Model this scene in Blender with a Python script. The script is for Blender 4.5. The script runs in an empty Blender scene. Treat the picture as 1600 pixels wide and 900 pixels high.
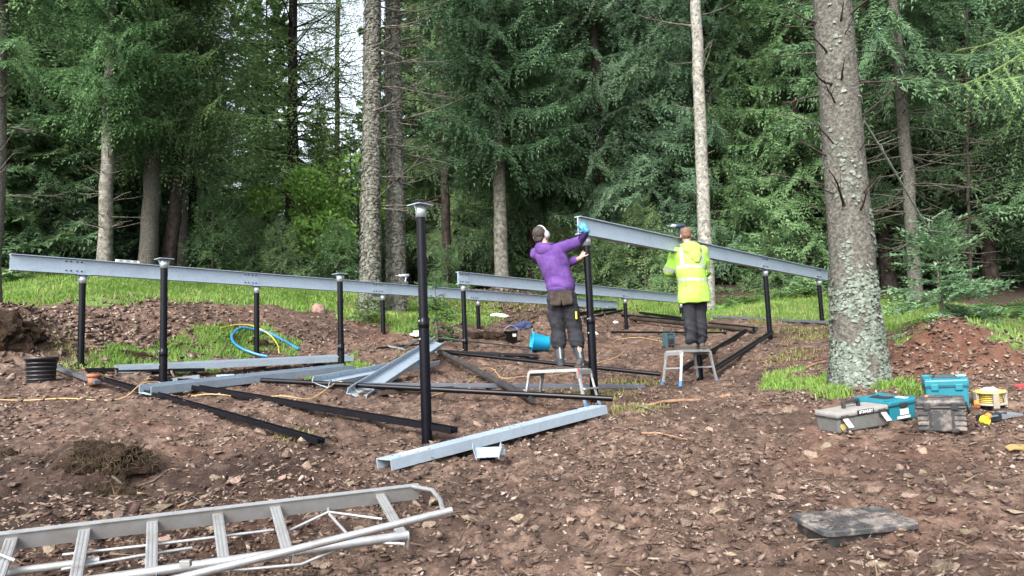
import bpy, bmesh, math, random
import numpy as np
from mathutils import Vector, Matrix, noise as mnoise
R = math.radians
SC = bpy.context.scene
COL = SC.collection
rnd = random.Random(7)
rng = np.random.default_rng(11)

# ------------------------------------------------------------------ camera
CAMZ = 1.55
PITCH, ROLL, FPX = 0.1078, -0.0408, 1198.3
cp, sp = math.cos(PITCH), math.sin(PITCH)
FW = Vector((0, cp, sp))
_r, _u = Vector((1, 0, 0)), Vector((0, -sp, cp))
RT = _r * math.cos(ROLL) + _u * math.sin(ROLL)
UP = -_r * math.sin(ROLL) + _u * math.cos(ROLL)
camd = bpy.data.cameras.new('camera')
cam = bpy.data.objects.new('camera', camd)
COL.objects.link(cam)
M = Matrix((RT, UP, -FW)).transposed().to_4x4()
M.translation = Vector((0, 0, CAMZ))
cam.matrix_world = M
camd.sensor_width = 36
camd.lens = 36 * FPX / 1600
camd.clip_end = 2000
camd.clip_start = 0.05
SC.camera = cam

# ------------------------------------------------------------------ light
SUN_EL, SUN_AZ = 40, 205          # degrees; azimuth clockwise from +Y (behind the viewer, to the left)
wd = bpy.data.worlds.new('World')
SC.world = wd
wd.use_nodes = True
nt = wd.node_tree
nt.nodes.clear()
sky = nt.nodes.new('ShaderNodeTexSky')
sky.sky_type = 'NISHITA'
sky.sun_disc = False
sky.sun_elevation = R(SUN_EL)
sky.sun_rotation = R(SUN_AZ)
sky.air_density = 1.0
sky.dust_density = 4.0
hs = nt.nodes.new('ShaderNodeHueSaturation')
hs.inputs['Saturation'].default_value = 0.40
bg = nt.nodes.new('ShaderNodeBackground')
bg.inputs['Strength'].default_value = 0.14
out = nt.nodes.new('ShaderNodeOutputWorld')
nt.links.new(sky.outputs[0], hs.inputs['Color'])
nt.links.new(hs.outputs[0], bg.inputs[0])
nt.links.new(bg.outputs[0], out.inputs[0])
sl = bpy.data.lights.new('sun', 'SUN')
sl.energy = 1.25
sl.angle = R(22)
sl.color = (1.0, 0.965, 0.91)
so = bpy.data.objects.new('sun', sl)
COL.objects.link(so)
az, el = R(SUN_AZ), R(SUN_EL)
sdir = Vector((math.sin(az) * math.cos(el), math.cos(az) * math.cos(el), math.sin(el)))
so.rotation_euler = sdir.to_track_quat('Z', 'Y').to_euler()
so.location = (0, 0, 40)
SC.view_settings.view_transform = 'Standard'
SC.view_settings.look = 'None'
SC.view_settings.exposure = 2.08
SC.view_settings.gamma = 1
SC.render.engine = 'CYCLES'
SC.cycles.max_bounces = 6
SC.cycles.diffuse_bounces = 3
SC.cycles.glossy_bounces = 2
SC.cycles.transmission_bounces = 3
SC.cycles.transparent_max_bounces = 4
SC.cycles.use_denoising = True

# ------------------------------------------------------------------ pixel <-> place
def ray(px, py):
    return (FW + RT * ((px - 800) / FPX) + UP * ((450 - py) / FPX))
def at(px, py, d):
    r = ray(px, py)
    return Vector((0, 0, CAMZ)) + r * (d / r.y)

# ------------------------------------------------------------------ terrain
def base_z(x, y):
    y = np.asarray(y, float)
    z = 0.146 * np.clip(y, -3, 30)
    z = z + 0.07 * np.clip(y - 30, 0, 60)
    return z + 0 * np.asarray(x, float)
CTRL = [(668, 690, 7.18), (925, 634, 9.28), (254, 604, 9.72), (126.5, 587, 10.82), (533, 590, 11.82), (1204, 526, 13.48),
        (727, 555, 13.92), (399, 560, 12.92), (597, 548, 15.0), (752, 536, 17.1), (979, 518, 18.3), (1063, 500, 20.4),
        (1087, 605, 11.38), (1283, 513, 15.6), (954, 487, 21.2),
        (100, 480, 14.3), (100, 450, 17), (30, 545, 11), (250, 475, 14.5), (300, 452, 18), (400, 470, 16), (497, 487, 16),
        (578, 492, 17), (660, 492, 15.6), (645, 545, 14.0), (60, 603, 9.5), (30, 700, 6.6), (150, 432, 21), (0, 440, 19),
        (850, 480, 19.5), (1150, 478, 18.5), (1350, 483, 17), (1500, 500, 14), (1000, 458, 25), (1450, 478, 18), (1600, 490, 16),
        (1345, 600, 8.3), (1100, 450, 24), (1300, 450, 24), (1560, 600, 7.5), (700, 455, 22), (450, 440, 21), (840, 610, 9.8),
        (800, 545, 14.5), (1170, 570, 11.6)]
_cp = np.array([list(at(*c)) for c in CTRL])
_res = _cp[:, 2] - base_z(_cp[:, 0], _cp[:, 1])
SIG = 2.6
def _k(a, b):
    d2 = ((a[:, None, :] - b[None, :, :]) ** 2).sum(-1)
    return np.exp(-d2 / (2 * SIG * SIG))
_w = np.linalg.solve(_k(_cp[:, :2], _cp[:, :2]) + 0.06 * np.eye(len(_cp)), _res)
BUMPS = []          # (x, y, radius, height)
def smooth_z(x, y):
    x = np.atleast_1d(np.asarray(x, float)); y = np.atleast_1d(np.asarray(y, float))
    z = base_z(x, y)
    P = np.stack([x.ravel(), y.ravel()], 1)
    add = np.zeros(len(P))
    for s in range(0, len(P), 20000):
        add[s:s + 20000] = _k(P[s:s + 20000], _cp[:, :2]) @ _w
    z = z + add.reshape(x.shape)
    for bx, by, br, bh in BUMPS:
        z = z + bh * np.exp(-(((x - bx) ** 2 + (y - by) ** 2) / (br * br)) ** 1.0)
    return z
def gz(x, y):
    return float(smooth_z(x, y)[0])
def on_ground(px, py):
    r = ray(px, py)
    t = 2.0
    o = Vector((0, 0, CAMZ))
    ts = np.arange(1.5, 60, 0.05)
    X = r.x / r.y * ts; Z = CAMZ + r.z / r.y * ts
    g = smooth_z(X, ts)
    idx = np.nonzero(Z < g)[0]
    if len(idx) == 0:
        d = 30.0
    else:
        i = idx[0]
        if i == 0: d = ts[0]
        else:
            a = Z[i - 1] - g[i - 1]; b = Z[i] - g[i]
            d = ts[i - 1] + 0.05 * a / (a - b)
    return at(px, py, float(d))
# heaps and hollows in the dug soil
def bump(px, py, d, r, h):
    p = at(px, py, d); BUMPS.append((p.x, p.y, r, h))
bump(1480, 560, 8.9, 0.80, 0.42)     # red soil heap behind the tool boxes
bump(1575, 590, 8.3, 0.75, 0.16)
bump(0, 520, 11.2, 0.75, 0.55)       # soil heap at the left edge
bump(160, 735, 6.15, 0.30, 0.10)
bump(185, 752, 5.75, 0.16, -0.10)
bump(740, 545, 15.6, 0.55, -0.28)    # cut under the grass bank
bump(400, 548, 13.6, 0.40, -0.15)
bump(640, 500, 16.2, 1.2, 0.15)
bump(120, 500, 13.4, 1.6, 0.14)
bump(330, 500, 13.8, 1.5, 0.12)

def gnormal(x, y, e=0.12):
    dx = (gz(x + e, y) - gz(x - e, y)) / (2 * e); dy = (gz(x, y + e) - gz(x, y - e)) / (2 * e)
    return Vector((-dx, -dy, 1)).normalized()

# value noise on arrays (for relief and masks)
def vnoise(x, y, seed=0):
    xi = np.floor(x).astype(np.int64); yi = np.floor(y).astype(np.int64)
    xf = x - xi; yf = y - yi
    def h(a, b):
        n = (a * 374761393 + b * 668265263 + seed * 982451653) & 0xffffffff
        n = ((n ^ (n >> 13)) * 1274126177) & 0xffffffff
        return ((n ^ (n >> 16)) & 0xffff) / 65535.0
    u = xf * xf * (3 - 2 * xf); v = yf * yf * (3 - 2 * yf)
    return (h(xi, yi) * (1 - u) + h(xi + 1, yi) * u) * (1 - v) + (h(xi, yi + 1) * (1 - u) + h(xi + 1, yi + 1) * u) * v
def fbm(x, y, sc, oct=4, seed=0):
    s = 0; a = 1; t = 0
    for o in range(oct):
        s = s + a * vnoise(x * sc * 2 ** o + 17.3 * o, y * sc * 2 ** o + 5.1 * o, seed + o); t += a; a *= 0.5
    return s / t

# ------------------------------------------------------------------ materials
MATS = {}
AF = 0.68      # surfaces keep realistic albedo; the picture is exposed for the shade of the wood
def mat(name, stops, scale=8, detail=6, rough=0.7, metal=0.0, bump=0.0, bscale=40, stretch=(1, 1, 1), spec=0.5, objrand=0.0, transl=0.0,
        voro=None, attr=None, dirt=None):
    af = 1.0 if transl else AF
    stops = [(p, tuple(v * af for v in c)) for p, c in stops]
    if dirt: dirt = (tuple(v * af for v in dirt[0]), *dirt[1:])
    m = bpy.data.materials.new(name); m.use_nodes = True
    n = m.node_tree.nodes; L = m.node_tree.links
    b = n['Principled BSDF']; o = n['Material Output']
    tc = n.new('ShaderNodeTexCoord'); mp = n.new('ShaderNodeMapping')
    mp.inputs['Scale'].default_value = stretch
    L.new(tc.outputs['Object'], mp.inputs[0])
    nz = n.new('ShaderNodeTexNoise'); nz.inputs['Scale'].default_value = scale; nz.inputs['Detail'].default_value = detail
    nz.inputs['Roughness'].default_value = 0.62
    L.new(mp.outputs[0], nz.inputs[0])
    cr = n.new('ShaderNodeValToRGB')
    e = cr.color_ramp.elements
    while len(e) < len(stops): e.new(0.5)
    for i, (p, c) in enumerate(stops):
        e[i].position = p; e[i].color = (c[0], c[1], c[2], 1)
    L.new(nz.outputs[0], cr.inputs[0])
    col = cr.outputs[0]
    if dirt:
        n2 = n.new('ShaderNodeTexNoise'); n2.inputs['Scale'].default_value = dirt[1]; n2.inputs['Detail'].default_value = 7
        n2.inputs['Roughness'].default_value = 0.7
        L.new(tc.outputs['Object'], n2.inputs[0])
        mr = n.new('ShaderNodeMapRange'); mr.inputs[1].default_value = dirt[2]; mr.inputs[2].default_value = dirt[3]
        L.new(n2.outputs[0], mr.inputs[0])
        mx = n.new('ShaderNodeMix'); mx.data_type = 'RGBA'
        L.new(mr.outputs[0], mx.inputs['Factor']); L.new(col, mx.inputs['A'])
        mx.inputs['B'].default_value = (*dirt[0], 1)
        col = mx.outputs['Result']
    if objrand:
        oi = n.new('ShaderNodeObjectInfo')
        mr = n.new('ShaderNodeMapRange'); mr.inputs[3].default_value = 1 - objrand; mr.inputs[4].default_value = 1 + objrand
        L.new(oi.outputs['Random'], mr.inputs[0])
        mx = n.new('ShaderNodeHueSaturation')
        L.new(col, mx.inputs['Color']); L.new(mr.outputs[0], mx.inputs['Value'])
        mh = n.new('ShaderNodeMapRange'); mh.inputs[3].default_value = 0.5 - objrand * 0.06; mh.inputs[4].default_value = 0.5 + objrand * 0.06
        sep = n.new('ShaderNodeMath'); sep.operation = 'FRACT'
        mu = n.new('ShaderNodeMath'); mu.operation = 'MULTIPLY'; mu.inputs[1].default_value = 7.31
        L.new(oi.outputs['Random'], mu.inputs[0]); L.new(mu.outputs[0], sep.inputs[0]); L.new(sep.outputs[0], mh.inputs[0])
        L.new(mh.outputs[0], mx.inputs['Hue'])
        col = mx.outputs[0]
    if attr:
        at_ = n.new('ShaderNodeAttribute'); at_.attribute_name = attr
        mx = n.new('ShaderNodeMix'); mx.data_type = 'RGBA'; mx.blend_type = 'MULTIPLY'; mx.inputs['Factor'].default_value = 1
        L.new(col, mx.inputs['A']); L.new(at_.outputs['Color'], mx.inputs['B'])
        col = mx.outputs['Result']
    L.new(col, b.inputs['Base Color'])
    b.inputs['Roughness'].default_value = rough
    b.inputs['Metallic'].default_value = metal
    b.inputs['Specular IOR Level'].default_value = spec
    if bump:
        if voro:
            nb = n.new('ShaderNodeTexVoronoi'); nb.inputs['Scale'].default_value = bscale
            nb.feature = 'F1'
        else:
            nb = n.new('ShaderNodeTexNoise'); nb.inputs['Scale'].default_value = bscale; nb.inputs['Detail'].default_value = 6
        L.new(mp.outputs[0], nb.inputs[0])
        bp = n.new('ShaderNodeBump'); bp.inputs['Strength'].default_value = bump; bp.inputs['Distance'].default_value = 0.02
        L.new(nb.outputs[0], bp.inputs['Height']); L.new(bp.outputs[0], b.inputs['Normal'])
    if transl:
        tr = n.new('ShaderNodeBsdfTranslucent'); L.new(col, tr.inputs[0])
        ms = n.new('ShaderNodeMixShader'); ms.inputs[0].default_value = transl
        L.new(b.outputs[0], ms.inputs[1]); L.new(tr.outputs[0], ms.inputs[2]); L.new(ms.outputs[0], o.inputs[0])
    MATS[name] = m
    return m
def plain(name, c, rough=0.5, metal=0.0, var=0.12, scale=14, spec=0.5, dirt=None, bump=0.0, bscale=60):
    d = tuple(max(0, v * (1 - var)) for v in c); u = tuple(min(1, v * (1 + var)) for v in c)
    return mat(name, [(0.3, d), (0.7, u)], scale=scale, rough=rough, metal=metal, spec=spec, dirt=dirt, bump=bump, bscale=bscale)

MUD = (0.060, 0.036, 0.028)
plain('galvanised', (0.40, 0.49, 0.585), rough=0.46, metal=0.25, var=0.10, scale=26, dirt=((0.30, 0.36, 0.43), 2.0, 0.48, 0.85))
plain('galvanised_bright', (0.60, 0.65, 0.70), rough=0.36, metal=0.6, var=0.15, scale=20)
plain('black_steel', (0.0035, 0.004, 0.008), rough=0.25, var=0.3, scale=6, spec=0.14, dirt=((0.05, 0.042, 0.04), 16, 0.66, 0.9))
plain('black_rail', (0.005, 0.005, 0.008), rough=0.32, var=0.3, scale=8, spec=0.2, dirt=((0.06, 0.042, 0.034), 9, 0.62, 0.92))
plain('grey_rail', (0.20, 0.22, 0.27), rough=0.30, metal=0.5, var=0.15, scale=8, dirt=(MUD, 6, 0.58, 0.85))
plain('bolt_dark', (0.05, 0.055, 0.06), rough=0.5, metal=0.4)
plain('aluminium', (0.45, 0.465, 0.48), rough=0.38, metal=0.55, var=0.10, scale=30, dirt=((0.22, 0.185, 0.155), 7, 0.52, 0.80))
plain('aluminium_grey', (0.29, 0.295, 0.295), rough=0.55, metal=0.4, var=0.1, scale=12, dirt=((0.2, 0.16, 0.13), 7, 0.5, 0.95))
plain('blue_plastic_foot', (0.04, 0.17, 0.45), rough=0.45, dirt=(MUD, 20, 0.55, 0.9))
plain('red_sticker', (0.40, 0.03, 0.03))
mat('bark_grey', [(0.30, (0.052, 0.049, 0.042)), (0.5, (0.118, 0.114, 0.099)), (0.72, (0.215, 0.215, 0.190))], scale=26, detail=9, rough=0.95, bump=1.0, bscale=34, spec=0.1,
    dirt=((0.045, 0.038, 0.032), 30, 0.57, 0.67))
mat('bark_scaly', [(0.33, (0.042, 0.040, 0.033)), (0.47, (0.115, 0.113, 0.095)), (0.68, (0.24, 0.258, 0.215))], scale=15, stretch=(1, 1, 0.55), rough=0.95, bump=1.0,
    bscale=16, spec=0.1, voro=True)
mat('bark_dark', [(0.35, (0.025, 0.02, 0.018)), (0.65, (0.085, 0.07, 0.06))], scale=12, rough=0.95, bump=0.9, bscale=22, stretch=(1, 1, .5), spec=0.1)
mat('bark_pale', [(0.33, (0.09, 0.084, 0.07)), (0.5, (0.205, 0.198, 0.17)), (0.7, (0.35, 0.35, 0.31))], scale=9, rough=0.92, bump=0.6, bscale=26, spec=0.1,
    dirt=((0.07, 0.06, 0.05), 16, 0.54, 0.64))
mat('dead_twig', [(0.35, (0.06, 0.05, 0.042)), (0.65, (0.20, 0.19, 0.16))], scale=14, rough=0.95, spec=0.1)
mat('lichen', [(0.3, (0.11, 0.14, 0.115)), (0.7, (0.30, 0.345, 0.295))], scale=20, rough=0.95, spec=0.05, bump=0.5, bscale=80)
def leaf(name, a, b_, tr=0.22, rand=0.28, sc=1.1):
    mid = tuple((p + q) / 2 for p, q in zip(a, b_))
    return mat(name, [(0.36, a), (0.5, mid), (0.64, b_)], scale=sc, detail=5, rough=0.62, spec=0.25, objrand=rand, transl=tr)
leaf('needle_green', (0.068, 0.130, 0.056), (0.180, 0.275, 0.120), tr=.3, sc=2.2)
leaf('needle_blue', (0.068, 0.140, 0.078), (0.180, 0.295, 0.170), tr=.3, sc=2.2)
leaf('needle_dark', (0.044, 0.092, 0.046), (0.120, 0.200, 0.096), tr=.28, sc=2.2)
leaf('needle_fresh', (0.045, 0.100, 0.038), (0.125, 0.215, 0.080), sc=2.2)
mat('bark_white', [(0.33, (0.13, 0.125, 0.108)), (0.5, (0.29, 0.285, 0.255)), (0.7, (0.46, 0.46, 0.42))], scale=11, rough=0.92, bump=0.6, bscale=26, spec=0.1, dirt=((0.085, 0.078, 0.065), 15, 0.53, 0.63))
leaf('larch_green', (0.110, 0.180, 0.060), (0.210, 0.310, 0.120), tr=0.4)
leaf('broad_green', (0.085, 0.190, 0.038), (0.170, 0.330, 0.080), tr=0.42)
leaf('sapling_green', (0.070, 0.150, 0.075), (0.210, 0.330, 0.180), rand=0.1, sc=5)
leaf('fern_green', (0.055, 0.120, 0.040), (0.120, 0.200, 0.070), tr=0.3)
mat('needle_dead', [(0.35, (0.050, 0.034, 0.022)), (0.65, (0.115, 0.082, 0.052))], scale=2, rough=0.9, spec=0.1)
mat('stone', [(0.28, (0.12, 0.083, 0.062)), (0.5, (0.215, 0.160, 0.122)), (0.72, (0.38, 0.31, 0.245))], scale=5, rough=0.88, bump=0.5, bscale=30, spec=0.25, objrand=0.38,
    dirt=((0.085, 0.05, 0.04), 6, 0.55, 0.75))
mat('gravel', [(0.34, (0.060, 0.038, 0.031)), (0.46, (0.120, 0.080, 0.064)), (0.57, (0.215, 0.155, 0.122)), (0.70, (0.48, 0.395, 0.325))], scale=13, detail=3, rough=0.88, spec=0.25)
mat('clod', [(0.36, (0.030, 0.019, 0.016)), (0.64, (0.115, 0.072, 0.058))], scale=14, rough=0.95, spec=0.15, bump=0.5, bscale=60)
mat('turf_soil', [(0.33, (0.016, 0.011, 0.009)), (0.7, (0.055, 0.038, 0.027))], scale=14, rough=0.98, spec=0.05, bump=0.8, bscale=60)
mat('straw', [(0.33, (0.085, 0.06, 0.04)), (0.7, (0.26, 0.195, 0.13))], scale=6, rough=0.9, spec=0.1)
mat('wood_root', [(0.33, (0.17, 0.09, 0.055)), (0.7, (0.40, 0.26, 0.17))], scale=10, rough=0.85, spec=0.15, bump=0.4)
mat('grass_blade', [(0.33, (0.085, 0.160, 0.028)), (0.52, (0.150, 0.255, 0.052)), (0.70, (0.25, 0.31, 0.105))], scale=0.9, detail=6, rough=0.6, spec=0.2, transl=0.35)
mat('grass_dry', [(0.33, (0.11, 0.125, 0.04)), (0.7, (0.27, 0.25, 0.11))], scale=2, rough=0.75, spec=0.15, transl=0.3)
mat('mud_wood', [(0.33, (0.02, 0.016, 0.014)), (0.7, (0.085, 0.062, 0.048))], scale=12, stretch=(.2, 1, 1), rough=0.9, spec=0.15)

# ground material: soil / grass floor / forest litter blended by a painted 'cover' attribute (where each grows, not light)
def ground_mat():
    m = bpy.data.materials.new('ground'); m.use_nodes = True
    n = m.node_tree.nodes; L = m.node_tree.links; b = n['Principled BSDF']
    tc = n.new('ShaderNodeTexCoord')
    def noise(sc, det=8, ro=0.65):
        z = n.new('ShaderNodeTexNoise'); z.inputs['Scale'].default_value = sc; z.inputs['Detail'].default_value = det; z.inputs['Roughness'].default_value = ro
        L.new(tc.outputs['Object'], z.inputs[0]); return z.outputs[0]
    def ramp(src, stops):
        c = n.new('ShaderNodeValToRGB'); e = c.color_ramp.elements
        while len(e) < len(stops): e.new(0.5)
        for i, (p, q) in enumerate(stops): e[i].position = p; e[i].color = (q[0] * AF, q[1] * AF, q[2] * AF, 1)
        L.new(src, c.inputs[0]); return c.outputs[0]
    def mix(f, a, c):
        x = n.new('ShaderNodeMix'); x.data_type = 'RGBA'; L.new(f, x.inputs['Factor']); L.new(a, x.inputs['A']); L.new(c, x.inputs['B']); return x.outputs['Result']
    soil = ramp(noise(7, 12, 0.75), [(0.36, (0.042, 0.027, 0.022)), (0.5, (0.116, 0.076, 0.058)), (0.64, (0.255, 0.178, 0.138))])
    red = ramp(noise(9, 10, 0.7), [(0.35, (0.085, 0.036, 0.022)), (0.66, (0.19, 0.088, 0.055))])
    f1 = n.new('ShaderNodeMapRange'); f1.inputs[1].default_value = 0.52; f1.inputs[2].default_value = 0.70; f1.inputs[4].default_value = 0.45
    L.new(noise(0.55, 4), f1.inputs[0])
    soil = mix(f1.outputs[0], soil, red)
    dark = ramp(noise(11, 10, 0.7), [(0.35, (0.020, 0.013, 0.011)), (0.66, (0.075, 0.045, 0.035))])
    f2 = n.new('ShaderNodeMapRange'); f2.inputs[1].default_value = 0.50; f2.inputs[2].default_value = 0.68; f2.inputs[4].default_value = 0.8
    L.new(noise(0.9, 6), f2.inputs[0])
    soil = mix(f2.outputs[0], soil, dark)
    grs = ramp(noise(4, 8), [(0.35, (0.070, 0.120, 0.028)), (0.65, (0.160, 0.245, 0.065))])
    lit = ramp(noise(8, 10), [(0.35, (0.030, 0.024, 0.017)), (0.65, (0.095, 0.068, 0.045))])
    a = n.new('ShaderNodeAttribute'); a.attribute_name = 'cover'
    s = n.new('ShaderNodeSeparateColor'); L.new(a.outputs['Color'], s.inputs[0])
    soil = mix(a.outputs['Alpha'], soil, red)
    c = mix(s.outputs[0], soil, grs); c = mix(s.outputs[1], c, lit)
    dm = n.new('ShaderNodeMix'); dm.data_type = 'RGBA'; dm.blend_type = 'MULTIPLY'
    L.new(s.outputs[2], dm.inputs['Factor']); L.new(c, dm.inputs['A']); dm.inputs['B'].default_value = (0.42, 0.40, 0.40, 1); c = dm.outputs['Result']
    L.new(c, b.inputs['Base Color']); b.inputs['Roughness'].default_value = 0.92; b.inputs['Specular IOR Level'].default_value = 0.2
    bp = n.new('ShaderNodeBump'); bp.inputs['Strength'].default_value = 0.8; bp.inputs['Distance'].default_value = 0.03
    L.new(noise(22, 10, 0.75), bp.inputs['Height']); L.new(bp.outputs[0], b.inputs['Normal'])
    MATS['ground'] = m
ground_mat()

# ------------------------------------------------------------------ object helpers
def tag(o, label=None, cat=None, group=None, kind=None):
    if label: o['label'] = label
    if cat: o['category'] = cat
    if group: o['group'] = group
    if kind: o['kind'] = kind
    elif cat: o['kind'] = 'thing'
    return o
def link(o, parent=None):
    COL.objects.link(o)
    if parent is not None: o.parent = parent
    return o
def empty(name, mw, label=None, cat=None, group=None):
    o = bpy.data.objects.new(name, None)
    o.empty_display_size = 0.1
    link(o)
    o.matrix_world = mw if isinstance(mw, Matrix) else Matrix.Translation(mw)
    return tag(o, label, cat, group)
def frame(p, xd, zd=Vector((0, 0, 1))):
    x = Vector(xd).normalized(); y = Vector(zd).cross(x).normalized(); z = x.cross(y)
    m = Matrix((x, y, z)).transposed().to_4x4(); m.translation = Vector(p); return m
def numesh(name, V, F, material, parent=None, smooth=False, loc=None):
    """V (n,3) array, F (m,k) array of one face size"""
    V = np.ascontiguousarray(V, np.float32); F = np.ascontiguousarray(F, np.int32)
    me = bpy.data.meshes.new(name)
    me.vertices.add(len(V)); me.vertices.foreach_set('co', V.ravel())
    k = F.shape[1]
    me.loops.add(F.size); me.loops.foreach_set('vertex_index', F.ravel())
    me.polygons.add(len(F)); me.polygons.foreach_set('loop_start', np.arange(0, F.size, k, dtype=np.int32))
    if smooth: me.polygons.foreach_set('use_smooth', np.ones(len(F), bool))
    me.materials.append(MATS[material] if isinstance(material, str) else material)
    me.update(calc_edges=True); me.validate()
    o = bpy.data.objects.new(name, me); link(o, parent)
    if loc is not None: o.location = loc
    return o
def copy_tree(o, parent=None):
    c = o.copy(); COL.objects.link(c); c.parent = parent
    for ch in list(o.children): copy_tree(ch, c)
    return c

class MB:
    def __init__(s): s.v = []; s.f = []; s.sm = []
    def add(s, vs, fs, smooth=False):
        n = len(s.v); s.v += [Vector(v) for v in vs]
        for f in fs: s.f.append([i + n for i in f]); s.sm.append(smooth)
        return s
    def box(s, c, d, rot=None, ch=0.0, taper=1.0):
        """chamfered box; taper scales the bottom in x and y"""
        hx, hy, hz = d[0] / 2, d[1] / 2, d[2] / 2
        c = Vector(c)
        bm = bmesh.new()
        for z in (-1, 1):
            k = taper if z < 0 else 1
            for x, y in ((-1, -1), (1, -1), (1, 1), (-1, 1)): bm.verts.new((x * hx * k, y * hy * k, z * hz))
        bm.verts.ensure_lookup_table(); v = bm.verts
        for f in ((3, 2, 1, 0), (4, 5, 6, 7), (0, 1, 5, 4), (1, 2, 6, 5), (2, 3, 7, 6), (3, 0, 4, 7)): bm.faces.new([v[i] for i in f])
        if ch > 0:
            bmesh.ops.bevel(bm, geom=list(bm.edges), offset=min(ch, min(d) * 0.45), segments=2, affect='EDGES', profile=0.6)
        bm.verts.index_update()
        vs = [(rot @ q.co if rot is not None else q.co) + c for q in bm.verts]
        fs = [[q.index for q in f.verts] for f in bm.faces]
        bm.free()
        return s.add(vs, fs)
    def tube(s, pts, r, n=10, caps=True, flat=1.0):
        pts = [Vector(p) for p in pts]
        rs = r if isinstance(r, (list, tuple)) else [r] * len(pts)
        vs = []; up = None
        for i, p in enumerate(pts):
            t = (pts[min(i + 1, len(pts) - 1)] - pts[max(i - 1, 0)]).normalized()
            if up is None:
                up = Vector((0, 0, 1)) if abs(t.z) < 0.9 else Vector((0, 1, 0))
            x = up.cross(t).normalized(); y = t.cross(x); up = y
            for k in range(n):
                a = 2 * math.pi * k / n
                vs.append(p + (x * math.cos(a) + y * math.sin(a) * flat) * rs[i])
        fs = []
        for i in range(len(pts) - 1):
            for k in range(n):
                fs.append([i * n + k, i * n + (k + 1) % n, (i + 1) * n + (k + 1) % n, (i + 1) * n + k])
        s.add(vs, fs, True)
        if caps:
            m = len(pts) - 1
            s.add([vs[k] for k in range(n)], [list(range(n))[::-1]]); s.add([vs[m * n + k] for k in range(n)], [list(range(n))])
        return s
    def lathe(s, prof, n=24, c=(0, 0, 0)):
        c = Vector(c); vs = []
        for r, z in prof:
            for k in range(n):
                a = 2 * math.pi * k / n; vs.append(c + Vector((r * math.cos(a), r * math.sin(a), z)))
        fs = []
        for i in range(len(prof) - 1):
            for k in range(n): fs.append([i * n + k, i * n + (k + 1) % n, (i + 1) * n + (k + 1) % n, (i + 1) * n + k])
        return s.add(vs, fs, True)
    def extrude(s, poly, x0, x1):
        """poly: list of (y,z) closed outline extruded along x"""
        n = len(poly)
        vs = [(x0, y, z) for y, z in poly] + [(x1, y, z) for y, z in poly]
        fs = [[i, i + n, (i + 1) % n + n, (i + 1) % n] for i in range(n)]
        s.add(vs, fs); 
        return s.add(vs, [list(range(n)), [i + n for i in range(n)][::-1]])
    def build(s, name, material, parent=None, loc=None, recalc=True, bevel=0):
        me = bpy.data.meshes.new(name)
        me.from_pydata([tuple(v) for v in s.v], [], s.f)
        me.polygons.foreach_set('use_smooth', s.sm)
        me.materials.append(MATS[material])
        if recalc:
            bm = bmesh.new(); bm.from_mesh(me)
            bmesh.ops.remove_doubles(bm, verts=bm.verts, dist=1e-5) if bevel else None
            bmesh.ops.recalc_face_normals(bm, faces=bm.faces)
            bm.to_mesh(me); bm.free()
        o = bpy.data.objects.new(name, me); link(o, parent)
        if loc is not None: o.location = loc
        return o

# ================================================================== GROUND
def poly_w(pts):
    q = []
    for p in pts:
        if len(p) == 3: v = at(*p)
        else: v = on_ground(*p)
        q.append((v.x, v.y))
    return np.array(q)
def inside(poly, x, y):
    r = np.zeros(x.shape, bool); n = len(poly); j = n - 1
    for i in range(n):
        xi, yi = poly[i]; xj, yj = poly[j]
        c = ((yi > y) != (yj > y)) & (x < (xj - xi) * (y - yi) / (yj - yi + 1e-12) + xi)
        r ^= c; j = i
    return r
GRASS = [
    [(-60, 500, 13), (0, 489), (60, 481), (110, 475), (200, 474), (300, 471), (370, 476), (450, 486), (520, 488), (560, 500), (610, 514), (655, 522),
     (690, 506), (770, 500), (785, 478), (690, 468), (660, 452, 20), (560, 440, 22), (400, 440, 21), (200, 435, 20.5), (0, 440, 19), (-120, 440, 19)],
    [(905, 486), (1000, 489), (1070, 498), (1130, 501), (1290, 506), (1395, 545), (1425, 535), (1470, 522), (1530, 530), (1600, 556), (1700, 560, 12),
     (1800, 480, 18), (1600, 480, 17.5), (1400, 475, 19), (1200, 468, 21), (1100, 460, 22), (990, 455, 26), (900, 462, 26)],
    [(70, 596), (130, 556), (200, 540), (250, 527), (320, 517), (390, 516), (425, 514), (455, 532), (460, 545), (440, 566), (300, 583), (215, 583), (130, 595)],
    [(495, 585), (520, 562), (560, 558), (590, 570), (575, 592), (520, 598)],
    [(1190, 613), (1215, 590), (1260, 578), (1300, 580), (1320, 600), (1330, 622), (1250, 618)],
    [(1370, 590), (1415, 590), (1432, 618), (1400, 628), (1375, 612)],
]
TUFTS = [(1112, 522, .28), (645, 562, .35), (935, 622, .5), (980, 605, .5), (100, 545, .45), (990, 640, .35), (1270, 528, .4),
         (820, 480, .5), (760, 478, .4), (1195, 505, .4), (1240, 520, .5), (1235, 560, .35), (560, 480, .5), (460, 690, .15)]
GP = [poly_w(g) for g in GRASS]
LITTER = poly_w([(690, 466, 20), (785, 480), (800, 496), (860, 486), (905, 480), (900, 455, 26), (690, 440, 24)])
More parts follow.
